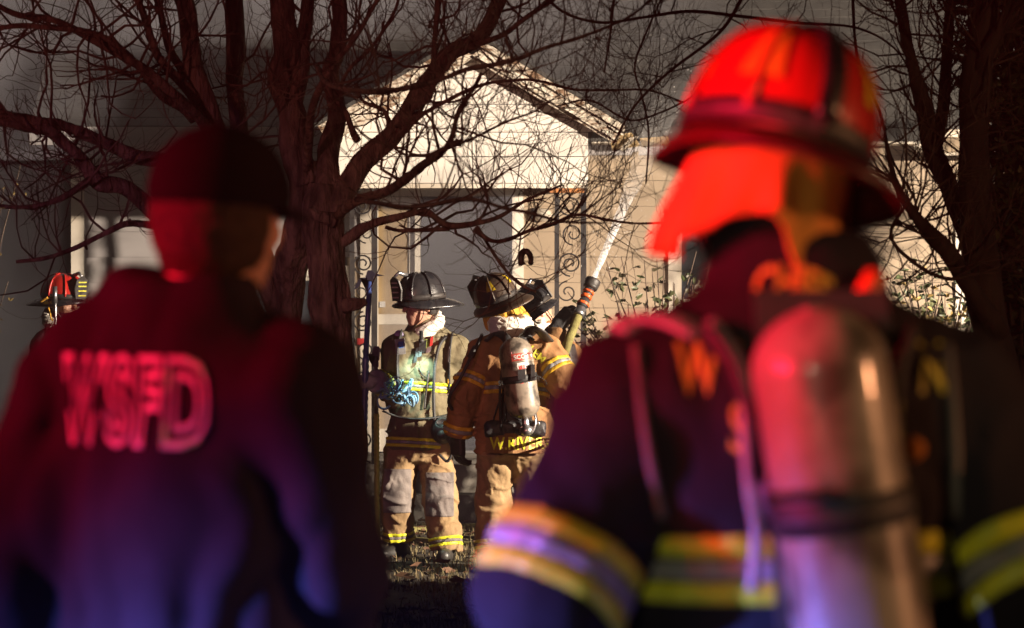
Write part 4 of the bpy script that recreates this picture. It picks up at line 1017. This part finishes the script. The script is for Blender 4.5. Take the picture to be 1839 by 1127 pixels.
# gauge, pager and torch on the chest
v, f = lathe([(0,.026),(.02,.028),(.022,.022)], g1(717,601,.0), g1(717,601,.0)+[-.1,-1,.1], 20); mk('gauge', v, f, M['purple'], ff1, True)
rad_ = MB(); c = g1(719,622,.012); rad_.obox(c, (.030,.0,.004), (0,.016,0), (-.004,0,.048)); rd = rad_.build('radio', M['silver'], ff1)
m_ = MB(); m_.obox(c+[.004,-.018,.012], (.016,0,.002), (0,.003,0), (0,0,.02)); m_.build('label_patch', M['label_blue'], rd)
for (px, py, w_, h_, mm) in ((759,622,.022,.038,'black'), (763,618,.012,.03,'rope_green'), (775,612,.008,.03,'red'), (752,632,.02,.03,'black'), (770,628,.014,.016,'steel'), (746,645,.010,.02,'black')):
    m_ = MB(); c = g1(px, py, .014); m_.obox(c, (w_,0,.004), (0,.014,0), (.003,0,h_)); m_.build('clipped_tool', M[mm], ff1)
hose_line(ff1, [g1(752,660), g1(758,672), g1(766,678)], .004, M['black'], 'cord', n=5)
hose_line(ff1, [g1(770,665,.01), g1(767,690,.012), g1(764,715,.012), g1(762,735,.012)], .006, M['leather'], 'cord', n=5)
tp = g1(757, 618, .07)
tl = bpy.data.lights.new('chest_torch', 'SPOT'); tl.energy = 13; tl.color = (.62, 1, .86); tl.spot_size = math.radians(96); tl.spot_blend = .6; tl.shadow_soft_size = .015
tlo = bpy.data.objects.new('chest_torch', tl); COL.objects.link(tlo); tlo.location = tp-[.0, .06, 0]
tlo.rotation_euler = Vector((-.05, .30, -1)).to_track_quat('-Z', 'Y').to_euler()
v, f = lathe([(0,.012),(.05,.012),(.055,.018),(.075,.019)], tp+[0,-.06,.085], tp+[0,-.06,-1], 16); mk('chest_torch', v, f, M['black'], ff1, True)
# waist: belt, hanging mask, blue webbing bundle
strap(ff1, [g1(688,738), g1(715,748,.02), g1(750,752,.02), g1(790,748,.02), g1(822,740,.012)], .055, M['black'], 'waist_belt', th=.25, ref=(0, 0, 1))
bundle = MB()
for k in range(26):
    c = g1(random.uniform(690,742), random.uniform(690,722), random.uniform(.03,.08)); a = random.uniform(0, 6.28); r = random.uniform(.02, .05)
    t = np.linspace(0, random.uniform(3, 6), 12); e1 = unit(RNG.normal(0, 1, 3)); e2 = unit(np.cross(e1, RNG.normal(0, 1, 3)))
    bundle.tube([c+r*math.cos(x+a)*e1*1.3+r*math.sin(x+a)*e2 for x in t], .0085, 6, True, .45)
tag(bundle.build('webbing_bundle', M['rope_blue'], smooth=True, at=g1(715, 708)), 'crumpled pale blue webbing bundle hanging at the waist of the tan firefighter', 'webbing')
def mask(p):
    c = g1(795, 772, .05).astype(np.float32); d = ellips(p, c, (.075, .07, .085)); d = np.minimum(d, ellips(p, c+np.array([0,-.05,-.03], np.float32), (.035,.04,.035))); return np.maximum(d, -ellips(p, c+np.array([0,-.06,.05], np.float32), (.045,.03,.03)))
c = g1(795, 772, .05); mo = sdf_mesh('face_mask', mask, c-.15, c+.15, .006, M['black'], ff1)
hose_line(mo, [c+[.03,-.05,-.05], c+[.06,-.04,-.12], c+[.03,-.03,-.19], c+[-.02,-.02,-.15]], .009, M['black'], 'mask_strap')

# ------------------------------------------------------------------ the firefighter with the air cylinder (back to the camera)
Y2 = 21.3
J2 = dict(pelvis=P(918,788,Y2), neck=P(922,600,Y2+.10), head=P(901,549,Y2+.18), shL=P(868,638,Y2+.05), shR=P(980,632,Y2+.05), elL=P(836,712,Y2-.02), elR=P(1016,690,Y2-.06),
          wrL=P(822,778,Y2+.02), wrR=P(1042,736,Y2+.34), hipL=P(893,812,Y2), hipR=P(948,812,Y2), knL=P(886,892,Y2+.04), knR=P(958,892,Y2+.10), anL=P(886,1000,Y2-.02), anR=P(968,1004,Y2+.06))
ff2, ct2, tr2, HR2, J2, S2 = person('firefighter', 'firefighter in brown coat seen from behind with a scuffed air cylinder', J2,
    dict(fwd=(-.12, .99, 0), headf=(-.55, .80, -.10), headu=(-.52, .10, .85), coat=M['rust'], trousers=M['tan'], seed=8.2, h=.008, hem=-.16, torso_bands=(.46,), arm_bands=(('L', .62, 0), ('R', .55, 0), ('L', .90, 1)),
         stripes=[M['gold'], M['silver'], M['gold']], sw=.024, leg=(.118, .106, .098), fold=.012, arm=(.104, .094, .078), girth=1.06, cuff_bands='LR'))
helmet(ff2, J2['head']+[-.02, 0, .0], HR2, M['helm_dirty'], M['helm_dirty'], M['flap_gold'], True, 1.0, [(math.pi*.78, .30, .62, .24), (math.pi*1.25, .30, .62, .24), (math.pi*.52, .3, .6, .2)], .0)
hood(ff2, P(917, 585, Y2+.08), frame_of((-.2, .97, 0)), (.092, .085), .042, 0, 0, slope=-.01)
glove(ff2, J2['wrL']+[0, 0, -.005], (.02, .10, -1), (-.8, -.6, 0), .45, M['glove'], 1.3, 1); glove(ff2, J2['wrR'], (0, .6, -.8), (.8, -.6, 0), .6, M['glove'], 1.2, -1)
cuff(ff2, J2, 'L', M['rust'], .03, .080)
bv2 = bvh_of(ct2); g2 = lambda px, py, l=.012: on(bv2, px, py, Y2-.15, l)
pk2 = MB(); pc = P(930, 690, Y2-.175)
pk2.obox(pc, (.075, .01, .01), (0, .014, 0), (-.012, 0, .24)); bp2 = pk2.build('air_pack', M['black'], ff2)
Bt, bd, bl = bottle(bp2, P(922, 606, Y2-.30), P(943, 752, Y2-.28), .1, M['bottle'], .50)
bvb = bvh_of(Bt); axu = -bd; axr = unit(np.cross([0, 1, 0], axu)); axr = axr if axr[0] > 0 else -axr
tb = lambda s, sz, px, py, m_, **k: text_on('cylinder_print', s, sz, P(px, py, Y2-.4), axr, axu, bvb, M[m_], bp2, .002, **k)
def label_patch(px, py, w_, h_, mm):
    n_ = 10; pts = []; c = P(px, py, Y2-.4)
    for i in range(n_):
        for j in (-1, 1):
            p = c+axr*w_*(i/(n_-1)*2-1)+axu*h_*j; hit = bvb.ray_cast(Vector(p-[0, .3, 0]), Vector((0, 1, 0)), 2); pts.append((np.array(hit[0]) if hit[0] is not None else p+[0, .15, 0])-[0, .0012, 0])
    mk('cylinder_label', pts, [(2*i, 2*i+2, 2*i+3, 2*i+1) for i in range(n_-1)], M[mm], bp2, True)
label_patch(936, 640, .058, .022, 'bottle_label'); tb('SCOTT', .036, 940, 640, 'label_white', bold=.0008)
label_patch(938, 656, .03, .018, 'label_white'); label_patch(938, 659, .022, .011, 'letter_red')
tb('SCOTT', .040, 952, 682, 'letter_dark', bold=.0006); tb('S', .052, 937, 683, 'letter_red', bold=.003); tb('SCOTT', .040, 914, 686, 'letter_dark', bold=.0006)
m_ = MB(); m_.obox(P(937, 672, Y2-.41), (.022,0,.002), (0,.008,0), (-.002,0,.030)); m_.obox(P(957, 668, Y2-.37), (.012,0,0), (0,.02,0), (0,0,.045)); m_.build('band_buckle', M['black'], bp2)
strap(bp2, [P(962,672,Y2-.33), P(978,682,Y2-.30), P(982,690,Y2-.30)], .010, M['black'], 'loose_strap')
strap(bp2, [g2(905,700), g2(893,730,.02), g2(884,760,.02)], .03, M['black'], 'strap', ref=(1, 0, 0)); strap(bp2, [g2(958,610,.02), g2(945,600,.05), P(932,612,Y2-.2)], .05, M['black'], 'strap')
strap(bp2, [g2(872,612,.01), g2(890,598,.03), P(908,606,Y2-.14), P(920,640,Y2-.19)], .055, M['black'], 'strap'); strap(bp2, [g2(985,612,.01), g2(966,592,.03), g2(950,596,.04), P(936,620,Y2-.19)], .075, M['leather'], 'strap')
for a, b_ in (((905,640),(899,760)), ((963,690),(966,770)), ((908,740),(900,780)), ((912,700),(908,775))):
    hose_line(bp2, [P(*a, Y2-.22), P((a[0]+b_[0])/2-4, (a[1]+b_[1])/2, Y2-.25), P(*b_, Y2-.20)], .008, M['black'], 'air_hose')
def lumbar(p):
    c = P(925, 770, Y2-.17).astype(np.float32); q = np.abs(p-c)-np.array([.155, .03, .020], np.float32); d = np.linalg.norm(np.maximum(q, 0), axis=-1)+np.minimum(q.max(-1), 0)-.028
    return d+.006*vnoise(p*40)
c = P(925, 770, Y2-.17); sdf_mesh('lumbar_pad', lumbar, c-[.24,.12,.12], c+[.24,.12,.12], .007, M['black'], bp2)
for (px, py, r_, mm) in ((938,768,.018,'steel'), (948,764,.012,'orange'), (956,770,.016,'steel'), (928,772,.010,'black'), (966,760,.012,'steel')):
    v, f = lathe([(0, r_*.7), (.006, r_), (.03, r_), (.034, r_*.6)], P(px, py, Y2-.22), P(px+4, py+3, Y2-1), 12); mk('fitting', v, f, M[mm], bp2, True)
hose_line(bp2, [P(925,776,Y2-.24), P(940,782,Y2-.27), P(956,776,Y2-.27), P(962,755,Y2-.26), P(958,735,Y2-.24)], .006, M['steel'], 'pressure_line')
hose_line(ff2, [P(866,600,Y2-.02), P(846,640,Y2-.12), P(826,680,Y2-.16), P(810,705,Y2-.16), P(806,722,Y2-.12), P(812,735,Y2-.08)], .010, M['black'], 'air_hose')
strap(ff2, [P(853,622,Y2-.04), P(843,640,Y2-.09)], .035, M['black'], 'radio_mic', th=.6)
text_on('coat_lettering', 'SALEM', .066, P(956, 630, Y2-.2), unit(P(985,648,Y2)-P(945,612,Y2)), unit(np.array([.6, 0, .8])), bv2, M['letter'], ct2, .004, bold=.0016)
# name tail below the coat hem
tail = [];  n_ = 14
for i in range(n_):
    x = 872+i*(978-872)/(n_-1); yy = Y2-.235+.0006*(x-920)**2/20
    for j, py in enumerate((778, 814)): tail.append(P(x, py+.04*(x-872)*(-.1), yy-.012*j+.006*math.sin(i*1.9)))
tl_ = mk('name_tail', np.vstack([np.array(tail), np.array(tail)+[0, .008, 0]]), [(2*i, 2*i+2, 2*i+3, 2*i+1) for i in range(n_-1)]+[(28+2*i+1, 28+2*i+3, 28+2*i+2, 28+2*i) for i in range(n_-1)]+[(2*i+1, 2*i+3, 28+2*i+3, 28+2*i+1) for i in range(n_-1)], M['rust'], ct2)
text_on('name_lettering', 'W.RIVERS', .104, P(934, 799, Y2-.4), (1, 0, .01), (0, 0, 1), bvh_of(tl_), M['lime'], ct2, .004, sx=.80, bold=.002)

# ------------------------------------------------------------------ the nozzle firefighter, partly behind
Y4 = 23.3
J4 = dict(pelvis=P(985,770,Y4), neck=P(978,606,Y4), head=P(964,566,Y4-.02), shL=P(935,636,Y4-.06), shR=P(1014,634,Y4+.02), elL=P(985,660,Y4-.32), elR=P(1042,694,Y4-.05),
          wrL=P(1000,586,Y4-.36), wrR=P(1030,652,Y4-.30), hipL=P(962,786,Y4), hipR=P(1012,786,Y4), knL=P(958,862,Y4-.02), knR=P(1018,862,Y4-.05), anL=P(955,960,Y4), anR=P(1025,964,Y4))
ff4, ct4, tr4, HR4, J4, S4 = person('firefighter', 'firefighter in tilted black helmet aiming the hose nozzle at the roof', J4,
    dict(fwd=(.45, .88, 0), headf=(.62, .62, .42), headu=(-.60, -.05, .72), coat=M['rust'], trousers=M['tan'], seed=4.4, hem=-.15, torso_bands=(.45,), arm_bands=(('R', .6, 1), ('L', .5, 1)), sw=.022, cuff_bands='LR'))
H4, R4t, c04 = helmet(ff4, J4['head'], HR4, M['helm_black'], M['helm_black'], None, True, 1.05)
bvh4 = bvh_of(H4); cb = loc(c04, R4t, 0, -.5, .045)
text_on('helmet_lettering', 'RUE', .045, loc(c04, R4t, -.03, -.25, .035), -R4t[:, 0], R4t[:, 2], bvh4, M['label_white'], H4, .003, bold=.001)
hood(ff4, J4['head'], frame_of((.5, .8, 0)), (.085, .085), .035, -.10, -.01)
glove(ff4, J4['wrL'], P(1036,546,Y4-.38)-P(1002,584,Y4-.36), (-.3, -.75, .6), .75, M['glove_wet'], 1.35, -1)
glove(ff4, J4['wrR'], P(1020,612,Y4-.32)-P(1030,650,Y4-.30), (.85, -.5, .1), .85, M['glove'], 1.2, 1)
# hose with nozzle and the jet
YN = Y4-.42
hl = empty('hose_line', P(1020, 640, YN), 'olive fire hose with a black and orange nozzle held up beside the shrub', 'hose')
hp = [P(1041,560,YN), P(1030,588,YN), P(1019,618,YN), P(1008,660,YN+.1), P(1004,720,YN+.25), P(1000,800,YN+.30), P(985,900,YN+.2), P(960,960,YN+.1)]
hp += [np.array([-.15, 22.9, .03]), np.array([-.6, 23.3, .03]), np.array([-.9, 23.9, .03]), np.array([-.2, 24.8, .03]), np.array([1.2, 24.4, .03]), np.array([3.5, 22.5, .03])]
s = spline(hp, 8); v, f = tube(s, np.full(len(s), .029), 14); mk('hose', v, f, M['hose'], hl, True)
na, nb = P(1040, 562, YN), P(1066, 502, YN+.10); nd = unit(nb-na); nl = np.linalg.norm(nb-na)
def seg(nm, t0, t1, prof, mm): 
    v, f = lathe([(nl*(t0+(t1-t0)*u), r) for u, r in prof], na, nb, 20); return mk(nm, v, f, M[mm], hl, True)
seg('coupling', -.06, .17, [(0,.030),(.1,.037),(.45,.037),(.5,.032),(.95,.034),(1,.03)], 'steel')
seg('ball_valve', .17, .42, [(0,.028),(.2,.036),(.6,.038),(1,.028)], 'black')
seg('orange_ring', .24, .31, [(0,.039),(.1,.042),(.9,.042),(1,.039)], 'orange'); seg('orange_ring', .44, .54, [(0,.030),(.1,.037),(.9,.037),(1,.030)], 'orange')
seg('orange_ring', .60, .66, [(0,.030),(.1,.039),(.9,.039),(1,.030)], 'orange')
seg('barrel', .36, .74, [(0,.026),(.5,.029),(1,.033)], 'black')
seg('bumper', .72, 1.0, [(0,.034),(.1,.046),(.3,.050),(.35,.046),(.5,.051),(.6,.047),(.75,.052),(.95,.050),(1,.030)], 'leather')
# water
jm = bpy.data.materials.new('water_spray'); jm.use_nodes = True; t = jm.node_tree; pb = t.nodes['Principled BSDF']
pb.inputs['Base Color'].default_value = (.93, .93, .95, 1); pb.inputs['Roughness'].default_value = .6
tc = t.nodes.new('ShaderNodeTexCoord'); sx_ = t.nodes.new('ShaderNodeSeparateXYZ'); t.links.new(tc.outputs['Generated'], sx_.inputs[0])
rp = t.nodes.new('ShaderNodeValToRGB'); rp.color_ramp.elements[0].color = (1, 1, 1, 1); rp.color_ramp.elements[1].color = (.0, .0, .0, 1); rp.color_ramp.elements[1].position = .95
e = rp.color_ramp.elements.new(.22); e.color = (.8, .8, .8, 1); e = rp.color_ramp.elements.new(.40); e.color = (.18, .18, .18, 1)
t.links.new(sx_.outputs['Z'], rp.inputs[0])
nz = t.nodes.new('ShaderNodeTexNoise'); nz.inputs['Scale'].default_value = 34; t.links.new(tc.outputs['Object'], nz.inputs['Vector'])
mr = t.nodes.new('ShaderNodeMapRange'); mr.inputs['From Min'].default_value = .3; mr.inputs['From Max'].default_value = .7; mr.inputs['To Min'].default_value = .25; mr.inputs['To Max'].default_value = 1.0
t.links.new(nz.outputs['Fac'], mr.inputs[0]); mu = t.nodes.new('ShaderNodeMath'); mu.operation = 'MULTIPLY'; t.links.new(rp.outputs[0], mu.inputs[0]); t.links.new(mr.outputs[0], mu.inputs[1])
tr_ = t.nodes.new('ShaderNodeBsdfTransparent'); tl2 = t.nodes.new('ShaderNodeBsdfTranslucent'); tl2.inputs[0].default_value = (.95,.95,.97,1)
mxa = t.nodes.new('ShaderNodeMixShader'); mxa.inputs[0].default_value = .5; t.links.new(pb.outputs[0], mxa.inputs[1]); t.links.new(tl2.outputs[0], mxa.inputs[2])
mxs = t.nodes.new('ShaderNodeMixShader'); t.links.new(mu.outputs[0], mxs.inputs[0]); t.links.new(tr_.outputs[0], mxs.inputs[1]); t.links.new(mxa.outputs[0], mxs.inputs[2])
t.links.new(mxs.outputs[0], t.nodes['Material Output'].inputs['Surface'])
jp = spline([P(1064,506,YN+.10), P(1085,455,YN+.45), P(1112,390,YN+.95), P(1142,318,YN+1.7), P(1172,248,YN+2.6), P(1200,185,YN+3.6), P(1222,140,YN+4.5)], 9)
mb = MB(); rj = np.interp(np.arange(len(jp)), [0, 9, 20, 27, len(jp)-1], [.013, .022, .032, .06, .11])*(1+.10*RNG.normal(0, 1, len(jp)))
mb.tube(jp, rj, 14, False)
tag(mb.build('water_jet', jm, smooth=True, at=(0, YN, 1.6)), 'white water jet shooting from the nozzle to the roof', 'water', kind='stuff')
mb = MB()
for k in range(350):
    i = random.randrange(4, len(jp)); c = jp[i]+RNG.normal(0, 1, 3)*(.02+.006*i); r = random.uniform(.001, .0028)
    mb.add([c+[r,0,0], c+[-r*.5,r,0], c+[-r*.5,-r,0], c+[0,0,r*2.5], c-[0,0,r]], [(0,1,3),(1,2,3),(2,0,3),(1,0,4),(2,1,4),(0,2,4)])
tag(mb.build('water_drops', M['label_white']), 'loose water drops round the jet', 'water', kind='stuff')

# ------------------------------------------------------------------ the firefighter by the left corner, red helmet
Y3 = 24.6
J3 = dict(pelvis=P(120,760,Y3), neck=P(119,584,Y3), head=P(114,546,Y3), shL=P(82,622,Y3), shR=P(160,622,Y3), elL=P(66,690,Y3-.05), elR=P(172,700,Y3-.05), wrL=P(86,660,Y3-.33), wrR=P(150,700,Y3-.30),
          hipL=P(98,775,Y3), hipR=P(142,775,Y3), knL=P(98,850,Y3-.04), knR=P(144,850,Y3-.04), anL=P(96,938,Y3), anR=P(148,938,Y3))
ff3, ct3, tr3, HR3, J3, S3 = person('firefighter', 'firefighter in a red helmet and pale hood by the house corner', J3,
    dict(fwd=(.35, -.94, 0), headf=(.80, -.60, -.05), coat=M['navy'], trousers=M['navy'], seed=2.9, torso_bands=(.45,), h=.012, cuff_bands='LR', sw=.024))
helmet(ff3, J3['head'], HR3, M['helm_red'], M['helm_black'], None, True, 1.08, None, 0, M['leather'])
hood(ff3, J3['head'], HR3, (.078, .085), .036, -.135, -.04, slope=.05)
glove(ff3, J3['wrL'], (.1, -.3, 1), (-.8, -.6, 0), .95, M['glove'], 1.15, -1, .008); glove(ff3, J3['wrR'], (0, -.6, -.8), (.8, -.6, 0), .6, M['glove'], 1.15, 1, .008)
strap(ff3, [P(74,541,Y3-.10), P(80,537,Y3-.12), P(86,534,Y3-.13)], .03, M['flap_gold'], 'goggle_strap', th=.5); strap(ff3, [P(87,552,Y3-.14), P(90,562,Y3-.15), P(92,572,Y3-.16), P(96,575,Y3-.16)], .018, M['flap_gold'], 'goggle_strap', th=.6)
pole = MB(); pole.tube([P(98.5,517,Y3-.40), P(99.5,560,Y3-.40), P(101,700,Y3-.38), P(104,940,Y3-.30)], [.010,.010,.011,.011], 10)
pl_ = empty('steel_pole', P(104, 951, Y3-.30)*[1, 1, 0], 'thin steel pole held upright by the firefighter at the house corner', 'pole')
pole.build('shaft', M['steel'], pl_, True); m_ = MB(); m_.tube([P(98.5,514,Y3-.40), P(98.6,545,Y3-.40)], .016, 10); m_.build('socket', M['steel'], pl_, True)

# ------------------------------------------------------------------ pike poles by the porch
def pike(label, top, mid, bot, shaft, lower, r=.017):
    rt = empty('pike_pole', np.asarray(bot)*[1, 1, 0], label, 'pole')
    top, mid, bot = (np.asarray(q, float) for q in (top, mid, bot)); d = unit(top-bot)
    v, f = tube([mid, top], r, 12); mk('shaft', v, f, shaft, rt, True)
    n_ = 60; s = np.linspace(0, 1, n_)[:, None]*(mid-bot)+bot; v, f = tube(s, r*1.22*(1+.10*np.cos(np.arange(n_)*math.pi)), 12); mk('grip', v, f, lower, rt, True)
    def blade(pts, th=.012):
        pts = np.array([top+[x, 0, z] for x, z in pts]); v = np.vstack([pts-[0, th, 0], pts+[0, th, 0]]); n2 = len(pts)
        mk('hook', v, [tuple(range(n2)), tuple(range(2*n2-1, n2-1, -1))]+[(i, n2+i, n2+(i+1) % n2, (i+1) % n2) for i in range(n2)], M['hook'], rt)
    blade([(-.022,-.02),(.022,-.02),(.026,.03),(.09,.035),(.030,.052),(.016,.068),(-.012,.068),(-.026,.03)])
    blade([(-.020,-.06),(.018,-.06),(.016,.0),(-.050,-.002),(-.072,-.040),(-.098,-.052),(-.070,.006),(-.058,.022),(-.016,.024)])
    return rt
YP = Y1-.30
pike('blue pike pole with dark hooks gripped in a grey glove', P(664,505,YP), P(657,640,YP), P(648,985,YP-.05), M['blue_paint'], M['blue_paint'])
pike('pike pole with steel shaft and green rope wrapped grip', P(675,641,Y1+.12), P(676,742,Y1+.12), P(678,985,Y1+.15), M['steel'], M['rope_green'], .014)
# curled strip caught in the twigs
t = np.linspace(0, 4.2, 22); cs_ = P(944, 466, 19.0)
pts = [cs_+np.array([.030*math.cos(x-.6)*(1-.05*x), .008*math.sin(3*x), .034*math.sin(x-.6)*(1.1+.12*x)]) for x in t]
v, f = tube(pts, np.linspace(.012, .017, 22)*(1+.25*RNG.random(22)), 8); tag(mk('curled_strip', v, f, M['leather'], smooth=True, at=cs_), 'black curled scrap caught in the twigs before the doorway', 'scrap')

# ------------------------------------------------------------------ foreground: the man in the dark jacket and cap
YL = 5.3
JL = dict(pelvis=P(345,1330,YL), neck=P(335,560,YL), head=P(398,388,YL+.03), shL=P(152,672,YL+.09), shR=P(532,694,YL-.09), elL=P(52,1040,YL+.08), elR=P(600,1030,YL-.06),
          wrL=P(170,1290,YL+.38), wrR=P(560,1290,YL+.22), hipL=P(255,1400,YL+.03), hipR=P(445,1400,YL-.03), knL=P(250,1900,YL+.05), knR=P(455,1900,YL), anL=P(250,2380,YL), anR=P(460,2380,YL-.05))
fl, ctL, trL, HRL, JL, SL_ = person('person', 'man in a dark jacket with large outlined back lettering and a cap', JL,
    dict(cat='person', fwd=(.42, .90, 0), headf=(.55, .83, -.05), headu=(.04, 0, 1), coat=M['jacket'], trousers=M['navy'], seed=3.3, h=.012, hb=.009, hem=-.12, fold=.009, arm=(.098, .088, .066), girth=1.05,
         RX=[.225, .22, .205, .205, .20, .15, .115], collar=.012, colr=(.135, .120), vfold=.016, ak=.016, leg=(.10, .08, .07), T=[-.25, 0, .3, .6, .80, .95, 1.06], bare={'L': ((.3, .5, -.8), (-.9, 0, -.3), .5, 1), 'R': ((-.2, .5, -.8), (.9, 0, -.3), .5, -1)}))
def hairf(p):
    q = (p-np.asarray(JL['head'], np.float32))@HRL.astype(np.float32); d = ellips(q, (0, -.018, .0), (.091, .104, .125))
    return np.maximum(np.maximum(d, -q[..., 2]-.095+.04*np.maximum(0, q[..., 1]*8+.4)), q[..., 1]-.015)+.003*vnoise(p*70)
sdf_mesh('hair', hairf, JL['head']-.17, JL['head']+.17, .007, M['hair'], fl)
def capf(p):
    q = (p-np.asarray(JL['head'], np.float32))@HRL.astype(np.float32); d = ellips(q, (0, -.008, .033), (.101, .120, .104)); d = smax(d, -q[..., 2]+.012, .01)
    br = np.maximum(np.abs(q[..., 2]-.022+.9*q[..., 0]**2*3.2+(q[..., 1]-.09)*.12)-.0045, np.sqrt((q[..., 0]/.082)**2+((q[..., 1]-.075)/.105)**2)*.08-.08); br = np.maximum(br, -q[..., 1]+.05)
    d = smin(d, br, .012); return smin(d, ellips(q, (0, -.01, .135), (.009, .009, .006)), .004)
sdf_mesh('cap', capf, JL['head']-[.26, .26, .17], JL['head']+[.26, .26, .2], .006, M['cap'], fl)
bvL = bvh_of(ctL)
rr = unit(np.array([.90, -.42, 0])); 
wt = text_on('back_lettering', 'WSFD', .168, P(230, 728, YL-.1), unit(P(330,731,YL-.17)-P(130,724,YL-.08)), (0.02, 0, 1), bvL, M['letter_white'], ctL, .003, sx=.53, outline=.0056, bold=.004, spacing=1.18)

# ------------------------------------------------------------------ foreground: the firefighter in the red helmet
YR = 4.75
JR = dict(pelvis=P(1440,1370,YR), neck=P(1425,560,YR), head=P(1368,326,YR+.05), shL=P(1150,728,YR-.02), shR=P(1705,736,YR+.04), elL=P(985,1070,YR-.12), elR=P(1868,1085,YR-.06),
          wrL=P(1030,1340,YR+.26), wrR=P(1810,1350,YR+.28), hipL=P(1335,1440,YR), hipR=P(1545,1440,YR), knL=P(1325,2000,YR), knR=P(1555,2000,YR), anL=P(1320,2560,YR), anR=P(1565,2560,YR))
fr, ctR, trR, HRR, JR, SR = person('firefighter', 'firefighter in black coat and bright red helmet with large air cylinder', JR,
    dict(fwd=(-.10, .99, 0), headf=(-.30, .94, -.04), headu=(.34, .02, .94), coat=M['navy'], trousers=M['navy'], seed=6.1, h=.012, hb=.010, hem=-.12, fold=.010, arm=(.104, .094, .080), girth=1.14, collar=.05, colr=(.118, .112),
         torso_bands=(.45,), arm_bands=(('L', .88, 0), ('R', .80, 0)), sw=.030, RX=[.21, .205, .20, .21, .20, .145, .10], cuff_bands='LR'))
helmet(fr, JR['head'], HRR, M['helm_red'], M['helm_maroon'], M['flap'], True, 1.04, [(math.pi*.76, .26, .58, .22), (math.pi*1.25, .22, .58, .24), (math.pi*.48, .26, .58, .22), (math.pi*1.55, .22, .58, .24)], -.06, None, M['helm_black'], None, 1.06, .86, .160, .028)
def hoodR(p):
    a_ = loc(JR['head'], HRR, 0, -.02, -.02); d = rcone(p, a_, JR['neck']-[0, 0, .02], .092, .088)
    return d-.008*(1-2*np.abs(vnoise(p*np.array([14, 14, 40], np.float32))))
sdf_mesh('hood', hoodR, JR['neck']-[.2, .2, .12], JR['head']+[.2, .2, .1], .008, M['navy'], fr)
glove(fr, JR['wrL'], (.3, .5, -.8), (-.9, 0, -.3), .7, M['glove'], 1.2, 1, .009); glove(fr, JR['wrR'], (-.3, .5, -.8), (.9, 0, -.3), .7, M['glove'], 1.2, -1, .009)
bvR = bvh_of(ctR); gR = lambda px, py, l=.012: on(bvR, px, py, YR-.15, l)
pkR = MB(); pkR.obox(P(1500, 900, YR-.20), (.085, 0, 0), (0, .016, 0), (-.02, 0, .27)); bpR = pkR.build('air_pack', M['black'], fr)
BR, bdR, blR = bottle(bpR, P(1455, 552, YR-.285), P(1590, 1400, YR-.255), .086, M['bottle2'], .425)
bvBR = bvh_of(BR)
text_on('coat_lettering', 'WINSTON', .092, P(1447, 662, YR), (1, 0, 0), (0, 0, 1), bvR, M['letter'], ctR, .004, sx=.56, bold=.002, spacing=1.72)
text_on('coat_lettering', 'SALEM', .088, P(1452, 765, YR), (1, 0, 0), (0, 0, 1), bvR, M['letter'], ctR, .004, sx=.56, bold=.001, spacing=1.9)
text_on('collar_lettering', 'CHIEF', .062, P(1412, 510, YR), (1, 0, -.12), (.12, 0, 1), bvR, M['letter'], ctR, .005, sx=.62, bold=.002, arc=-2.0)
strap(fr, [gR(1108,592,.02), gR(1150,572,.02), gR(1205,574,.02), gR(1262,600,.02)], .052, M['silver'], 'shoulder_strap', th=.3, ref=(0, -.3, 1))
strap(bpR, [gR(1262,600,.02), gR(1310,650,.02), gR(1345,760,.02), gR(1352,880,.03), P(1400,900,YR-.24)], .055, M['black'], 'strap', ref=(1, 0, 0)); strap(bpR, [gR(1640,600,.02), gR(1612,680,.02), gR(1605,800,.02), P(1590,880,YR-.24)], .055, M['black'], 'strap', ref=(1, 0, 0))
hose_line(bpR, [gR(1276,580,.02), gR(1310,620,.03), gR(1338,690,.03), gR(1340,790,.03), gR(1348,880,.04), gR(1360,960,.04), gR(1352,1060,.04)], .009, M['silver'], 'air_hose')
hose_line(bpR, [gR(1600,880,.03), gR(1625,900,.03), gR(1640,980,.03), gR(1660,1090,.03)], .009, M['black'], 'air_hose')
hose_line(fr, [gR(1142,620,.003), gR(1152,720,.003), gR(1168,830,.003), gR(1190,930,.003)], .006, M['knee'], 'piping'); hose_line(fr, [gR(1702,620,.003), gR(1712,720,.003), gR(1718,830,.003), gR(1716,930,.003)], .006, M['knee'], 'piping')
v, f = lathe([(0,.010),(.005,.013),(.035,.013),(.04,.008)], P(1520,540,YR-.19), P(1510,580,YR-.20), 14); mk('strap_adjuster', v, f, M['flap'], bpR, True)
v, f = lathe([(0,.010),(.005,.015),(.045,.015),(.05,.008)], P(1575,490,YR-.10), P(1548,540,YR-.12), 14); mk('radio_antenna', v, f, M['orange'], bpR, True)
v, f = lathe([(0,.012),(.004,.016),(.02,.016),(.024,.01)], gR(1640,806,.01), gR(1640,806,.05), 14); mk('fitting', v, f, M['flap'], bpR, True)
strap(bpR, [P(1380,895,YR-.39), P(1440,890,YR-.385), P(1500,885,YR-.385)], .05, M['black'], 'cylinder_strap', ref=(0, 0, 1))
